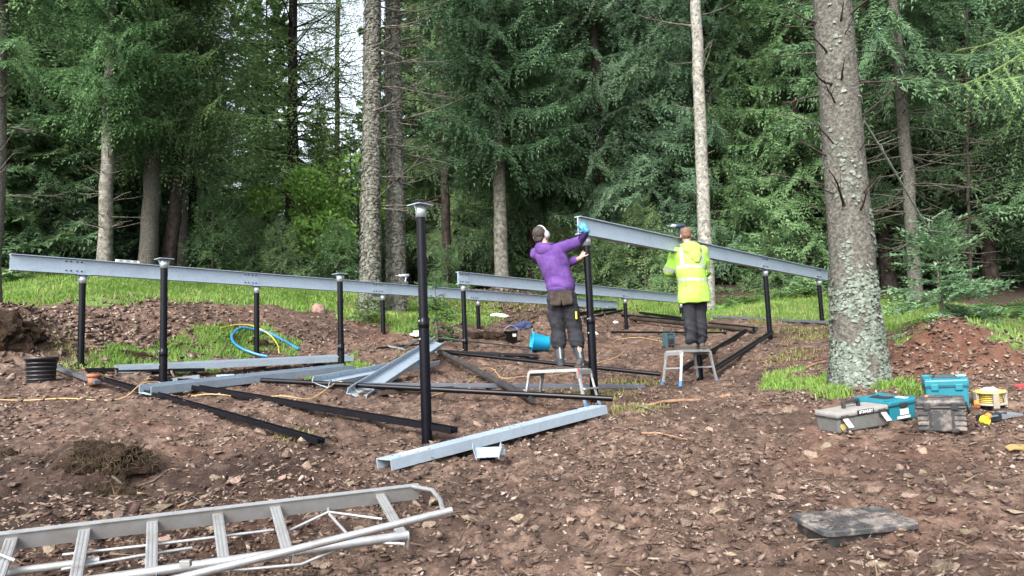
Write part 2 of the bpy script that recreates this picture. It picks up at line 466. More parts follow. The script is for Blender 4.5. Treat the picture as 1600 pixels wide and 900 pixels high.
def cover(x, y):
    jx = x + (fbm(x, y, 1.6, 3, 3) - 0.5) * 0.9; jy = y + (fbm(x, y, 1.6, 3, 9) - 0.5) * 0.9
    g = np.zeros(x.shape)
    for p in GP: g = np.maximum(g, inside(p, jx, jy))
    hole = fbm(x, y, 2.2, 3, 21)
    g = np.where(y < 13.2, g * (hole > np.where(x > 1.5, .44, .47)), g * (0.75 + 0.25 * (hole > 0.38)))
    r = np.clip((np.hypot(x, y) - 21) / 3, 0, 1)
    l = np.maximum(inside(LITTER, jx, jy) * 0.9, r * (1 - g))
    return g, np.clip(l * (g < 0.5), 0, 1)
def damp(x, y):
    # wetter, freshly turned soil: mostly left of the front channel, and in patches
    n = fbm(x, y, .55, 4, 123)
    side = np.clip((-.2 - x) / 1.8, 0, 1) * np.clip((11 - y) / 4, 0, 1)
    return np.clip((n - .66 + .34 * side) * 4.5, 0, 1)
# sheet reaching the horizon: fine rows near, coarse far
ys = np.concatenate([np.linspace(-14, 1.5, 14)[:-1], np.geomspace(3.5, 20, 380) - 2.0])
ys = np.concatenate([ys, np.geomspace(18.3, 300, 60)])
NU = 431
uu = np.sign(np.linspace(-1, 1, NU)) * np.abs(np.linspace(-1, 1, NU)) ** 1.25
X = np.outer(np.where(ys < 1.5, 22.0, 4.2 + np.clip(ys, 1.5, 400) * 1.12 + 12 * np.clip((1.5 - ys) + 1, 0, 1)), uu)
Y = np.repeat(ys[:, None], NU, 1)
Z = smooth_z(X, Y)
gm, lm = cover(X, Y)
near = np.clip((30 - Y) / 10, 0, 1)
soil = 1 - np.clip(gm, 0, 1) * 0.7
rough = (fbm(X, Y, 1.1, 4, 31) - 0.5) * 0.16 + (np.abs(fbm(X, Y, 4.0, 4, 41) - 0.5)) * 0.18 + (fbm(X, Y, 11.0, 4, 51) - 0.5) * 0.095
heap = 0
for bx, by, br, bh in BUMPS[:4]: heap = heap + np.exp(-((X - bx) ** 2 + (Y - by) ** 2) / (br * br))
Z = Z + near * rough * soil * (1 + 0.8 * np.clip(heap, 0, 1))
_gx, _gy, _gz = X, Y, Z
idx = np.arange(X.size).reshape(X.shape)
F = np.stack([idx[:-1, :-1], idx[:-1, 1:], idx[1:, 1:], idx[1:, :-1]], -1).reshape(-1, 4)
ground = numesh('ground', np.stack([X, Y, Z], -1).reshape(-1, 3), F, 'ground', smooth=True)
tag(ground, kind='structure', label='churned reddish brown soil sloping up to grass and forest floor')
ca = ground.data.color_attributes.new('cover', 'FLOAT_COLOR', 'POINT')
cc = np.zeros((X.size, 4), np.float32); cc[:, 0] = gm.ravel(); cc[:, 1] = lm.ravel(); cc[:, 2] = damp(X, Y).ravel(); cc[:, 3] = .75 * np.clip(sum(np.exp(-((X - q[0]) ** 2 + (Y - q[1]) ** 2) / (q[2] * 1.15) ** 2) for q in BUMPS[:2]) * 1.5, 0, 1).ravel()
ca.data.foreach_set('color', cc.ravel())
def surf_z(x, y):
    """height of the built sheet (with its relief), arrays"""
    x = np.atleast_1d(np.asarray(x, float)); y = np.atleast_1d(np.asarray(y, float))
    g, l = cover(x, y)
    nr = np.clip((30 - y) / 10, 0, 1); so_ = 1 - np.clip(g, 0, 1) * 0.7
    rg = (fbm(x, y, 1.1, 4, 31) - 0.5) * 0.16 + (np.abs(fbm(x, y, 4.0, 4, 41) - 0.5)) * 0.18 + (fbm(x, y, 11.0, 4, 51) - 0.5) * 0.095
    hp = 0
    for bx, by, br, bh in BUMPS[:4]: hp = hp + np.exp(-((x - bx) ** 2 + (y - by) ** 2) / (br * br))
    return smooth_z(x, y) + nr * rg * so_ * (1 + 0.8 * np.clip(hp, 0, 1))
def sz(x, y): return float(surf_z(x, y)[0])

# ------------------------------------------------------------------ scatter helper
def rotz(a):
    c, s = np.cos(a), np.sin(a); o = np.zeros_like(a); i = np.ones_like(a)
    return np.stack([np.stack([c, -s, o], -1), np.stack([s, c, o], -1), np.stack([o, o, i], -1)], -2)
def rotx(a):
    c, s = np.cos(a), np.sin(a); o = np.zeros_like(a); i = np.ones_like(a)
    return np.stack([np.stack([i, o, o], -1), np.stack([o, c, -s], -1), np.stack([o, s, c], -1)], -2)
def scatter(name, protos, P, scale, material, flat=None, tilt=0.5, parent=None):
    """protos: list of (V,F) triangles; P (n,3); scale (n,) or (n,3) -> one joined mesh"""
    n = len(P); which = rng.integers(0, len(protos), n)
    Rm = rotz(rng.uniform(0, 6.283, n)) @ rotx(rng.normal(0, tilt, n)) @ rotz(rng.uniform(0, 6.283, n))
    if scale.ndim == 1: scale = np.repeat(scale[:, None], 3, 1)
    VV, FF, off = [], [], 0
    for k, (v, f) in enumerate(protos):
        m = np.nonzero(which == k)[0]
        if len(m) == 0: continue
        w = np.einsum('nij,nvj->nvi', Rm[m], v[None] * scale[m][:, None, :]) + P[m][:, None, :]
        VV.append(w.reshape(-1, 3))
        FF.append((f[None] + (np.arange(len(m)) * len(v))[:, None, None] + off).reshape(-1, f.shape[1])); off += len(m) * len(v)
    return numesh(name, np.concatenate(VV), np.concatenate(FF), material, parent)
def ico():
    bm = bmesh.new(); bmesh.ops.create_icosphere(bm, subdivisions=1, radius=1.0)
    bm.verts.ensure_lookup_table()
    v = np.array([q.co[:] for q in bm.verts]); f = np.array([[q.index for q in g.verts] for g in bm.faces]); bm.free(); return v, f
def stone_proto(seed, npts=11, flat=0.5):
    r = random.Random(seed); bm = bmesh.new()
    for i in range(npts):
        a = r.uniform(0, 6.283); z = r.uniform(-1, 1); q = math.sqrt(1 - z * z) ** 0.6
        k = r.uniform(0.75, 1.1)
        bm.verts.new((q * math.cos(a) * k, q * math.sin(a) * k * r.uniform(.6, 1), z * flat))
    g = bmesh.ops.convex_hull(bm, input=list(bm.verts))
    bmesh.ops.delete(bm, geom=[e for e in bm.verts if not e.link_faces], context='VERTS')
    bmesh.ops.triangulate(bm, faces=list(bm.faces))
    bm.verts.index_update(); bm.verts.ensure_lookup_table()
    v = np.array([q.co[:] for q in bm.verts]); f = np.array([[q.index for q in h.verts] for h in bm.faces]); bm.free()
    return v, f
small = [stone_proto(i, 7, 0.45) for i in range(14)]
big = [stone_proto(100 + i, 16, 0.42 + 0.02 * i) for i in range(12)]
def sample(n, y0, y1, pw=1.0, seed=1, xs=0.78):
    r = np.random.default_rng(seed)
    y = y0 * (y1 / y0) ** (r.uniform(0, 1, n) ** pw)
    x = r.uniform(-1, 1, n) * (y * xs + 0.6)
    return x, y
def soil_only(x, y, keep=0.0, seed=5):
    g, l = cover(x, y)
    r = np.random.default_rng(seed).uniform(0, 1, len(x))
    return (g < 0.3) | (r < keep)
def dens(x, y, seed=61):
    return fbm(x, y, 0.8, 3, seed)
def free_of_things(x, y): return np.ones(len(x), bool)

# gravel, chips, clods: too many to pick apart
x, y = sample(95000, 2.6, 14.5, 1.0, 21)
d = dens(x, y)
m = soil_only(x, y, 0.02) & (np.random.default_rng(3).uniform(0, 1, len(x)) < np.clip((d - 0.22) * 2.6, 0.40, 1))
x, y = x[m], y[m]
s = np.exp(np.random.default_rng(4).normal(math.log(0.0105), 0.66, len(x))) * (1 + 0.05 * y)
s = np.clip(s, 0.005, 0.048)
sc3 = np.stack([s * 1.1, s * rng.uniform(.8, 1.1, len(s)), s * rng.uniform(.55, 1.0, len(s))], 1)
gravel = tag(scatter('gravel', small, np.stack([x, y, surf_z(x, y) + s * 0.12], 1), sc3, 'gravel', tilt=0.45), 'loose reddish stone chips strewn over the churned soil', None, None, 'stuff')
x, y = sample(9000, 2.8, 16, 1.0, 31)
d = dens(x, y, 71); m = soil_only(x, y) & (np.random.default_rng(8).uniform(0, 1, len(x)) < np.clip((d - 0.35) * 3, 0.03, 1))
x, y = x[m], y[m]; s = np.clip(np.exp(np.random.default_rng(9).normal(math.log(0.020), 0.5, len(x))), 0.01, 0.10)
tag(scatter('soil_clods', small, np.stack([x, y, surf_z(x, y)], 1), np.stack([s * rng.uniform(.8, 1.4, len(s)), s, s * rng.uniform(.9, 1.5, len(s))], 1), 'clod', tilt=.4),
    'dark crumbly clods of damp soil', None, None, 'stuff')
# heaps carry a denser skin of stones
def heap_stones(px, py, r, n, smin, smax, seed):
    p = on_ground(px, py); q = np.random.default_rng(seed)
    x = p.x + q.normal(0, r * .6, n); y = p.y + q.normal(0, r * .6, n); return x, y, q.uniform(smin, smax, n) * q.uniform(.5, 1, n)
hx, hy, hs_ = [], [], []
for a in [(1480, 560, .95, 900, .02, .055, 1), (1560, 600, .9, 400, .02, .05, 2), (60, 520, 1.4, 600, .03, .10, 3), (150, 520, 1.5, 700, .03, .12, 4), (300, 500, 1.6, 600, .03, .09, 5),
          (480, 530, 1.7, 900, .025, .075, 6), (800, 478, 2.6, 2200, .03, .09, 7), (1260, 620, .5, 300, .02, .05, 8), (1000, 700, 1.2, 300, .02, .05, 9)]:
    u = heap_stones(*a); hx.append(u[0]); hy.append(u[1]); hs_.append(u[2])
hx, hy, hs_ = map(np.concatenate, (hx, hy, hs_))
tag(scatter('rubble', small, np.stack([hx, hy, surf_z(hx, hy) + hs_ * .25], 1), np.stack([hs_ * 1.2, hs_, hs_ * .8], 1), 'gravel', tilt=.7), 'broken stone and spoil on the dug heaps', None, None, 'stuff')
# bark, needles and straw lying about
x, y = sample(15000, 2.6, 14, 1.0, 41); m = soil_only(x, y, .1) & (dens(x, y, 91) > 0.40); x, y = x[m], y[m]
n = len(x); L_ = np.clip(np.exp(rng.normal(math.log(.040), .6, n)), .015, .16)
chip = (np.array([[-.5, -.5, 0], [.5, -.3, .2], [.55, .3, .1], [-.45, .5, 0.15]]), np.array([[0, 1, 2, 3]]))
tag(scatter('ground_litter', [chip], np.stack([x, y, surf_z(x, y) + .012], 1), np.stack([L_, np.clip(L_ * .07, .002, .007), L_ * .4], 1), 'straw', tilt=.35), 'straw, bark slivers and dead twigs on the soil', None, None, 'stuff')

# stones one can pick out: pieces of the ground
sm = []
for v, f in big:
    me = bpy.data.meshes.new('stone'); me.from_pydata(v.tolist(), [], f.tolist()); me.materials.append(MATS['stone'])
    bm = bmesh.new(); bm.from_mesh(me); bmesh.ops.recalc_face_normals(bm, faces=bm.faces); bm.to_mesh(me); bm.free(); sm.append(me)
x, y = sample(900, 3.2, 13.0, 1.15, 51, .72)
m = soil_only(x, y); x, y = x[m], y[m]
q = np.random.default_rng(12); s = np.clip(np.exp(q.normal(math.log(.034), .40, len(x))), .02, .10)
# zones without stones: under the ladder, boxes and beams is fine; keep the biggest in view
order = np.argsort(-(s / y))[:180]
STN = [(x[i], y[i], s[i]) for i in order]
for px, py, w in [(747, 664, 30), (735, 812, 44), (750, 790, 26), (250, 796, 52), (262, 772, 26), (1215, 775, 28), (1148, 790, 30), (1363, 770, 44), (1165, 730, 24), (1072, 828, 34),
                  (1000, 822, 28), (358, 690, 30), (466, 690, 28), (330, 715, 22), (365, 762, 40), (500, 570, 14), (150, 520, 24), (108, 512, 30), (60, 505, 34), (218, 545, 20),
                  (40, 548, 26), (75, 540, 20), (1290, 700, 22), (1330, 693, 22), (1400, 560, 18), (1455, 545, 22), (1500, 560, 20), (1525, 575, 18), (830, 840, 30), (610, 700, 18),
                  (930, 760, 22), (1090, 690, 22), (1110, 672, 20), (1180, 645, 30), (1230, 645, 24), (1270, 655, 22), (1420, 740, 30), (1480, 760, 24), (1555, 780, 30), (1590, 815, 28),
                  (1220, 830, 30), (1455, 800, 26), (1290, 778, 22), (1180, 840, 26), (1120, 865, 24), (960, 840, 22), (880, 800, 20), (1045, 660, 18), (110, 690, 34), (50, 700, 30),
                  (20, 760, 30), (90, 780, 26), (400, 640, 16), (700, 700, 18), (720, 640, 14), (560, 675, 16), (520, 690, 18), (630, 735, 16), (1500, 690, 22), (1440, 700, 24), (1030, 745, 20)]:
    p = on_ground(px, py); STN.append((p.x, p.y, w / 1198 * p.y * .46))
q = random.Random(77)
for _ in range(56):      # rockier corner around the ladder
    p = on_ground(q.uniform(0, 680), q.uniform(690, 898)); STN.append((p.x, p.y, q.choice((12, 15, 18, 22, 28, 36)) / 1198 * p.y * .5))
for i, (sx, sy, ss) in enumerate(STN):
    o = bpy.data.objects.new('stone', sm[i % len(sm)]); link(o, ground)
    o.location = (sx, sy, sz(sx, sy) + ss * .06)
    o.scale = (ss, ss * rnd.uniform(.65, 1), ss * rnd.uniform(.55, 1.0))
    o.rotation_euler = (rnd.gauss(0, .22), rnd.gauss(0, .22), rnd.uniform(0, 6.3))

# ------------------------------------------------------------------ grass
def blades(name, x, y, h, material, label, lean=.5, w=.0045, z=None):
    n = len(x); q = rng
    z = surf_z(x, y) if z is None else z
    a = q.uniform(0, 6.283, n); dx, dy = np.cos(a), np.sin(a)
    b = q.uniform(0, 6.283, n); lx, ly = np.cos(b) * lean * q.uniform(.2, 1, n), np.sin(b) * lean * q.uniform(.2, 1, n)
    ww = w * (1 + 0.06 * y)
    p = np.stack([x, y, z - .02], 1)
    s = np.stack([dx * ww, dy * ww, 0 * x], 1)
    mid = p + np.stack([lx * h * .35, ly * h * .35, h * .6], 1); tip = p + np.stack([lx * h, ly * h, h * (1 - .35 * lean)], 1)
    V = np.stack([p - s, p + s, mid + s * .7, mid - s * .7, tip], 1).reshape(-1, 3)
    k = np.arange(n)[:, None] * 5
    F = np.concatenate([k + np.array([[0, 1, 2]]), k + np.array([[0, 2, 3]]), k + np.array([[3, 2, 4]])])
    o = numesh(name, V, F, material); return tag(o, label, None, None, 'stuff')
gx, gy = [], []
for i, p in enumerate(GP):
    x0, y0 = p.min(0) - .4; x1, y1 = p.max(0) + .4
    area = (x1 - x0) * (y1 - y0); x1 = min(x1, 16); x0 = max(x0, -15)
    n = int([110000, 110000, 15000, 4500, 8000, 4000][i])
    xx = rng.uniform(x0, x1, n); yy = rng.uniform(y0, y1, n)
    g, l = cover(xx, yy); m = (g > .3) & (rng.uniform(0, 1, n) < g * np.clip(fbm(xx, yy, 1.2, 3, 77) * 2.4 - .25, .25, 1)); gx.append(xx[m]); gy.append(yy[m])
gx, gy = np.concatenate(gx), np.concatenate(gy)
gh = (.045 + .13 * fbm(gx, gy, .9, 3, 15) ** 1.5) * rng.uniform(.6, 1.3, len(gx)) * (1 + .02 * gy)
blades('grass', gx, gy, gh, 'grass_blade', 'bright green grass growing along the forest edge and in turf patches', lean=.6)
dx_, dy_, dh_ = [], [], []
for (px, py, rr) in TUFTS:
    p = on_ground(px, py); n = int(420 * rr / .35)
    dx_.append(p.x + rng.normal(0, rr * .5, n)); dy_.append(p.y + rng.normal(0, rr * .5, n)); dh_.append(rng.uniform(.04, .13, n))
for i, p in enumerate(GP):      # long pale grass towards the trees and dead stems in the patches
    n = 7000 if i < 2 else 1500; x0, y0 = p.min(0); x1, y1 = p.max(0)
    xx = rng.uniform(max(x0, -15), min(x1, 16), n); yy = rng.uniform(y0, y1, n); g, l = cover(xx, yy); m = (g > .3) & (fbm(xx, yy, .7, 3, 99) > .56)
    dx_.append(xx[m]); dy_.append(yy[m]); dh_.append(rng.uniform(.1, .38 if i < 2 else .2, m.sum()))
dx_, dy_, dh_ = map(np.concatenate, (dx_, dy_, dh_))
blades('dry_grass', dx_, dy_, dh_, 'grass_dry', 'pale dry grass and straw tufts', lean=.9, w=.004)

# ================================================================== TREES
def norm(v): return v / (np.linalg.norm(v, axis=-1, keepdims=True) + 1e-9)
def spray(L, seed, pair=.095, twig=.42, droop=.28, needle=.155, nw=.052, start=.22, hang=.35, step=.085):
    """one needled branch along +x as loose triangles (n,3,3)"""
    r = np.random.default_rng(seed); T = []
    def spine(s): return np.array([L * s, 0.04 * L * math.sin(3 * s + seed), -droop * L * s ** 1.4 + droop * .75 * L * s ** 3.2])
    ns = 7
    sp = np.array([spine(i / ns) for i in range(ns + 1)])
    for i in range(ns):                                   # wood
        w0, w1 = .016 * L ** .5 * (1 - i / ns) + .004, .016 * L ** .5 * (1 - (i + 1) / ns) + .004
        for ax in (np.array([0, 1., 0]), np.array([0, 0, 1.])):
            a, b = sp[i], sp[i + 1]; T.append([a - ax * w0, a + ax * w0, b + ax * w1]); T.append([a - ax * w0, b + ax * w1, b - ax * w1])
    def twigline(o, dr, l, sag):
        m = max(2, int(l / step)); up = np.array([0, 0, 1.])
        pts = [o + dr * l * (k / m) + up * (-sag * l * (k / m) ** 1.6) for k in range(m + 1)]
        for k in range(m):
            a, b = pts[k], pts[k + 1]; t = norm(b - a); sd = norm(np.cross(t, up)); nn = np.cross(sd, t)
            ta = r.uniform(-.9, .9); sd2 = sd * math.cos(ta) + nn * math.sin(ta)
            f = 1 - .35 * k / m
            for sg in (-1, 1):
                e = a + (t * .72 + sd2 * sg * .62) * needle * f * r.uniform(.7, 1.2) + up * r.normal(0, .012)
                T.append([a - t * nw * .5, a + t * nw * .9, e])
            q = sd * math.cos(ta + 1.3) + nn * math.sin(ta + 1.3)
            e = a + (t * .8 + q * .5) * needle * .8
            T.append([a - q * nw * .4, a + q * nw * .4, e])
        e = pts[-1] + norm(pts[-1] - pts[-2]) * needle * .8
        s_ = norm(np.cross(norm(pts[-1] - pts[-2]), up)) * nw * .6
        T.append([pts[-1] - s_, pts[-1] + s_, e])
    n = int(L * (1 - start) / pair)
    for i in range(n):
        s = start + (1 - start) * (i + r.uniform(0, .6)) / n
        o = spine(s); t = norm(spine(min(s + .03, 1.02)) - o)
        for sg in (-1, 1):
            if r.uniform() < .1: continue
            l = min(L * twig, .75) * (1 - s) ** .7 * r.uniform(.6, 1.1) + .12
            an = R(r.uniform(42, 66)); sd = norm(np.cross(t, np.array([0, 0, 1.]))) * sg
            dr = norm(t * math.cos(an) + sd * math.sin(an) + np.array([0, 0, r.normal(-.05, .10)]))
            twigline(o, dr, l, hang * r.uniform(.5, 1.5))
    twigline(spine(1.0), norm(spine(1.0) - spine(.95)), .12, .1)
    return np.array(T)
def rotm(az, pitch, roll):
    ca, sa = math.cos(az), math.sin(az); cp_, sp_ = math.cos(pitch), math.sin(pitch); cr, sr = math.cos(roll), math.sin(roll)
    A = np.array([[ca, -sa, 0], [sa, ca, 0], [0, 0, 1]]); B = np.array([[cp_, 0, -sp_], [0, 1, 0], [sp_, 0, cp_]]); C = np.array([[1, 0, 0], [0, cr, -sr], [0, sr, cr]])
    return A @ B @ C
LIB = {}
def lib(kind):
    if kind in LIB: return LIB[kind]
    if kind == 'spruce': a = [(L, spray(L, i * 10 + k)) for i, L in enumerate((.7, 1.3, 2.0, 2.8)) for k in range(2)]
    elif kind == 'coarse': a = [(L, spray(L, i * 10 + k, pair=.14, needle=.21, nw=.075, step=.12)) for i, L in enumerate((.8, 1.5, 2.3, 3.1)) for k in range(2)]
    elif kind == 'droop': a = [(L, spray(L, i * 10 + k + 5, pair=.11, droop=.42, hang=.9, twig=.5)) for i, L in enumerate((.8, 1.5, 2.3, 3.0)) for k in range(2)]
    elif kind == 'fan': a = [(L, spray(L, i * 10 + k + 11, pair=.10, twig=.5, droop=.34, hang=.9, needle=.185, nw=.042, step=.085, start=.14)) for i, L in enumerate((.8, 1.5, 2.3, 3.1)) for k in range(2)]
    elif kind == 'fine': a = [(L, spray(L, i * 10 + k + 13, pair=.10, twig=.48, droop=.34, hang=.9, needle=.13, nw=.030, step=.065, start=.16)) for i, L in enumerate((.7, 1.3, 2.0)) for k in range(2)]
    elif kind == 'far': a = [(L, spray(L, i + 300, pair=.55, needle=.50, nw=.30, step=.48, twig=.45, droop=.35)) for i, L in enumerate((.9, 1.8, 2.8, 3.8))]
    elif kind == 'larch_near': a = [(L, spray(L, i * 10 + k + 9, pair=.17, twig=.36, droop=.22, hang=1.3, needle=.040, nw=.016, step=.020, start=.12)) for i, L in enumerate((1.2, 1.8)) for k in range(2)]
    elif kind == 'larch': a = [(L, spray(L, i * 10 + k + 7, pair=.17, droop=.30, hang=2.2, twig=.46, needle=.085, nw=.030, step=.055, start=.12)) for i, L in enumerate((1.0, 1.8, 2.8)) for k in range(2)]
    elif kind == 'young': a = [(L, spray(L, i * 10 + k + 3, pair=.10, droop=.05, hang=.1, twig=.45, needle=.085, nw=.042, step=.07, start=.12)) for i, L in enumerate((.35, .7, 1.1)) for k in range(2)]
    LIB[kind] = a; return a
def crown_tris(H, z0, rmax, kind='spruce', seed=0, whorl=.42, per=6, top=1.0, az=None, upward=.25, keep=1.0, shape=.8, tipr=.25, low=1.0, zfull=1e9):
    """branches from height z0 to H; radius rmax at the bottom narrowing to the tip"""
    r = random.Random(seed); a = lib(kind); T = []; z = z0
    while z < H - .15:
        k = (z - z0) / (H - z0)
        rad = rmax * (1 - k) ** shape + tipr * (1 - k * .6)
        if k < .12: rad *= low + (1 - low) * k / .12
        if z > zfull: a = lib('far')
        for j in range(per):
            if r.random() > keep: continue
            rr = rad * r.uniform(.72, 1.12)
            L, t = min(a, key=lambda q: abs(q[0] - rr) + r.random() * .3)
            s = rr / L
            th = r.uniform(0, 6.283) if az is None else r.uniform(*az)
            pit = R(-8 + 46 * upward * k * 2 + r.gauss(0, 7))
            s3 = np.array([s, min(s, 1.15), min(s, 1.1)])
            m = rotm(th, pit, r.gauss(0, .15))
            T.append((t * s3) @ m.T + np.array([0, 0, z + r.uniform(-.15, .15)]))
        z += whorl * (1 - .45 * k) * (1.5 if z > zfull else 1)
    return np.concatenate(T)
def tri_mesh(name, T, material, parent=None):
    V = T.reshape(-1, 3); return numesh(name, V, np.arange(len(V)).reshape(-1, 3), material, parent)
def trunk_mb(H, r0, lean=(0, 0), n=14, flare=.35, top=.12, wob=.02, seed=0, sink=.4, bend=0):
    r = random.Random(seed); m = MB(); pts = []; rs = []
    N = 26
    for i in range(N + 1):
        k = (i / N) ** 1.5; z = -sink + (H + sink) * k; zz = max(z, 0)
        pts.append((lean[0] * zz + r.gauss(0, wob) * min(1, zz) + bend * zz * zz, lean[1] * zz + r.gauss(0, wob) * min(1, zz), z))
        rs.append(r0 * (1 - (1 - top) * max(zz, 0) / H) + r0 * flare * math.exp(-max(z + .05, 0) / .45))
    m.tube(pts, rs, n=n, caps=False); return m, pts, rs
def relief(o, amp, sc, seed=0):
    """push trunk vertices in and out along their normals"""
    me = o.data
    for v in me.vertices:
        p = v.co * sc; v.co += v.normal * amp * (mnoise.noise(p + Vector((seed, 0, 0))) + .5 * mnoise.noise(p * 2.3))
def dead_branches(pts, rs, zs, lmin, lmax, seed, per=4, rise=(-.1, .35), r0=.016, fork=True, az=None):
    r = random.Random(seed); m = MB()
    for z in zs:
        i = min(range(len(pts)), key=lambda q: abs(pts[q][2] - z)); p = Vector(pts[i]); p.z = z
        for k in range(per):
            a = r.uniform(0, 6.283) if az is None else r.uniform(*az); l = r.uniform(lmin, lmax)
            d = Vector((math.cos(a), math.sin(a), r.uniform(*rise))); q = [p + d * rs[i] * .6]
            st = 4
            for s in range(st):
                d = (d + Vector((r.gauss(0, .12), r.gauss(0, .12), r.gauss(.02, .10)))).normalized(); q.append(q[-1] + d * l / st)
            m.tube(q, [r0 * (1 - .75 * s / st) for s in range(st + 1)], n=5)
            if fork and l > .5:
                for _ in range(2):
                    s0 = r.randint(1, 3); d2 = (d + Vector((r.gauss(0, .6), r.gauss(0, .6), r.gauss(0, .3)))).normalized()
                    m.tube([q[s0], q[s0] + d2 * l * .2, q[s0] + d2 * l * .36 + Vector((0, 0, -.02))], [r0 * .45, r0 * .3, r0 * .12], n=4)
    return m

CROWNS = {}
def crown_mesh(key, material, **kw):
    if key not in CROWNS:
        o = tri_mesh('crown', crown_tris(**kw), material); me = o.data; bpy.data.objects.remove(o); CROWNS[key] = me
    return CROWNS[key]
TR = 'forest trees behind the clearing'
def place(px, py, d): 
    p = at(px, py, d); p.z = gz(p.x, p.y) ; return p
def by_px(px, d):
    """ground point at distance d under picture column px"""
    x = (px - 800) / FPX * d; 
    for _ in range(4):
        z = gz(x, d); rel = Vector((x, d, z - CAMZ)); dep = rel.dot(FW)
        dx = (px - (800 + FPX * rel.dot(RT) / dep)) * dep / FPX; x += dx
    return Vector((x, d, gz(x, d)))

# --- the wall of spruces: a few crowns, each tree its own object with crown, trunk
VAR = {
    'a': dict(H=21, z0=.4, rmax=3.2, kind='fan', seed=1, per=6, whorl=.62, low=.8, shape=.7, zfull=14),
    'b': dict(H=24, z0=.9, rmax=3.4, kind='coarse', seed=2, per=7, whorl=.60, low=.9, shape=.7, zfull=14.5),
    'c': dict(H=18, z0=.3, rmax=2.8, kind='fan', seed=3, per=7, whorl=.55, shape=.8, zfull=13.5),
    'd': dict(H=23, z0=2.6, rmax=3.2, kind='fan', seed=4, per=6, whorl=.60, keep=.85, shape=.7, zfull=14),
    'e': dict(H=26, z0=1.2, rmax=3.6, kind='coarse', seed=5, per=7, whorl=.62, shape=.7, zfull=15),
}
VMAT = {'a': 'needle_blue', 'b': 'needle_dark', 'c': 'needle_green', 'd': 'needle_dark', 'e': 'needle_blue'}
TRUNKS = {}
def forest_tree(px, d, var, material, rz, s=1.0, label='', trunk='bark_dark', dead=True):
    p = by_px(px, d); k = VAR[var]
    e = empty('spruce_tree', Matrix.Translation(p) @ Matrix.Rotation(rz, 4, 'Z') @ Matrix.Scale(s, 4), label, 'tree', TR)
    key = var + material
    me = crown_mesh(key, material, **k)
    link(bpy.data.objects.new('crown', me), e)
    tk = var + trunk
    if tk not in TRUNKS:
        m, pts, rs = trunk_mb(k['H'] * .97, .21, seed=hash(var) % 7 if False else ord(var), flare=.3)
        o = m.build('trunk', trunk, e); dm = None
        if k['z0'] > 1:
            db = dead_branches(pts, rs, [z * .45 + .5 for z in range(int(k['z0'] / .4))], .5, 1.9, ord(var), per=5, rise=(-.25, .15)); dm = db.build('dead_branches', 'dead_twig', e).data
        TRUNKS[tk] = (o.data, dm)
    else:
        t, dm = TRUNKS[tk]; link(bpy.data.objects.new('trunk', t), e)
        if dm: link(bpy.data.objects.new('dead_branches', dm), e)
    return e
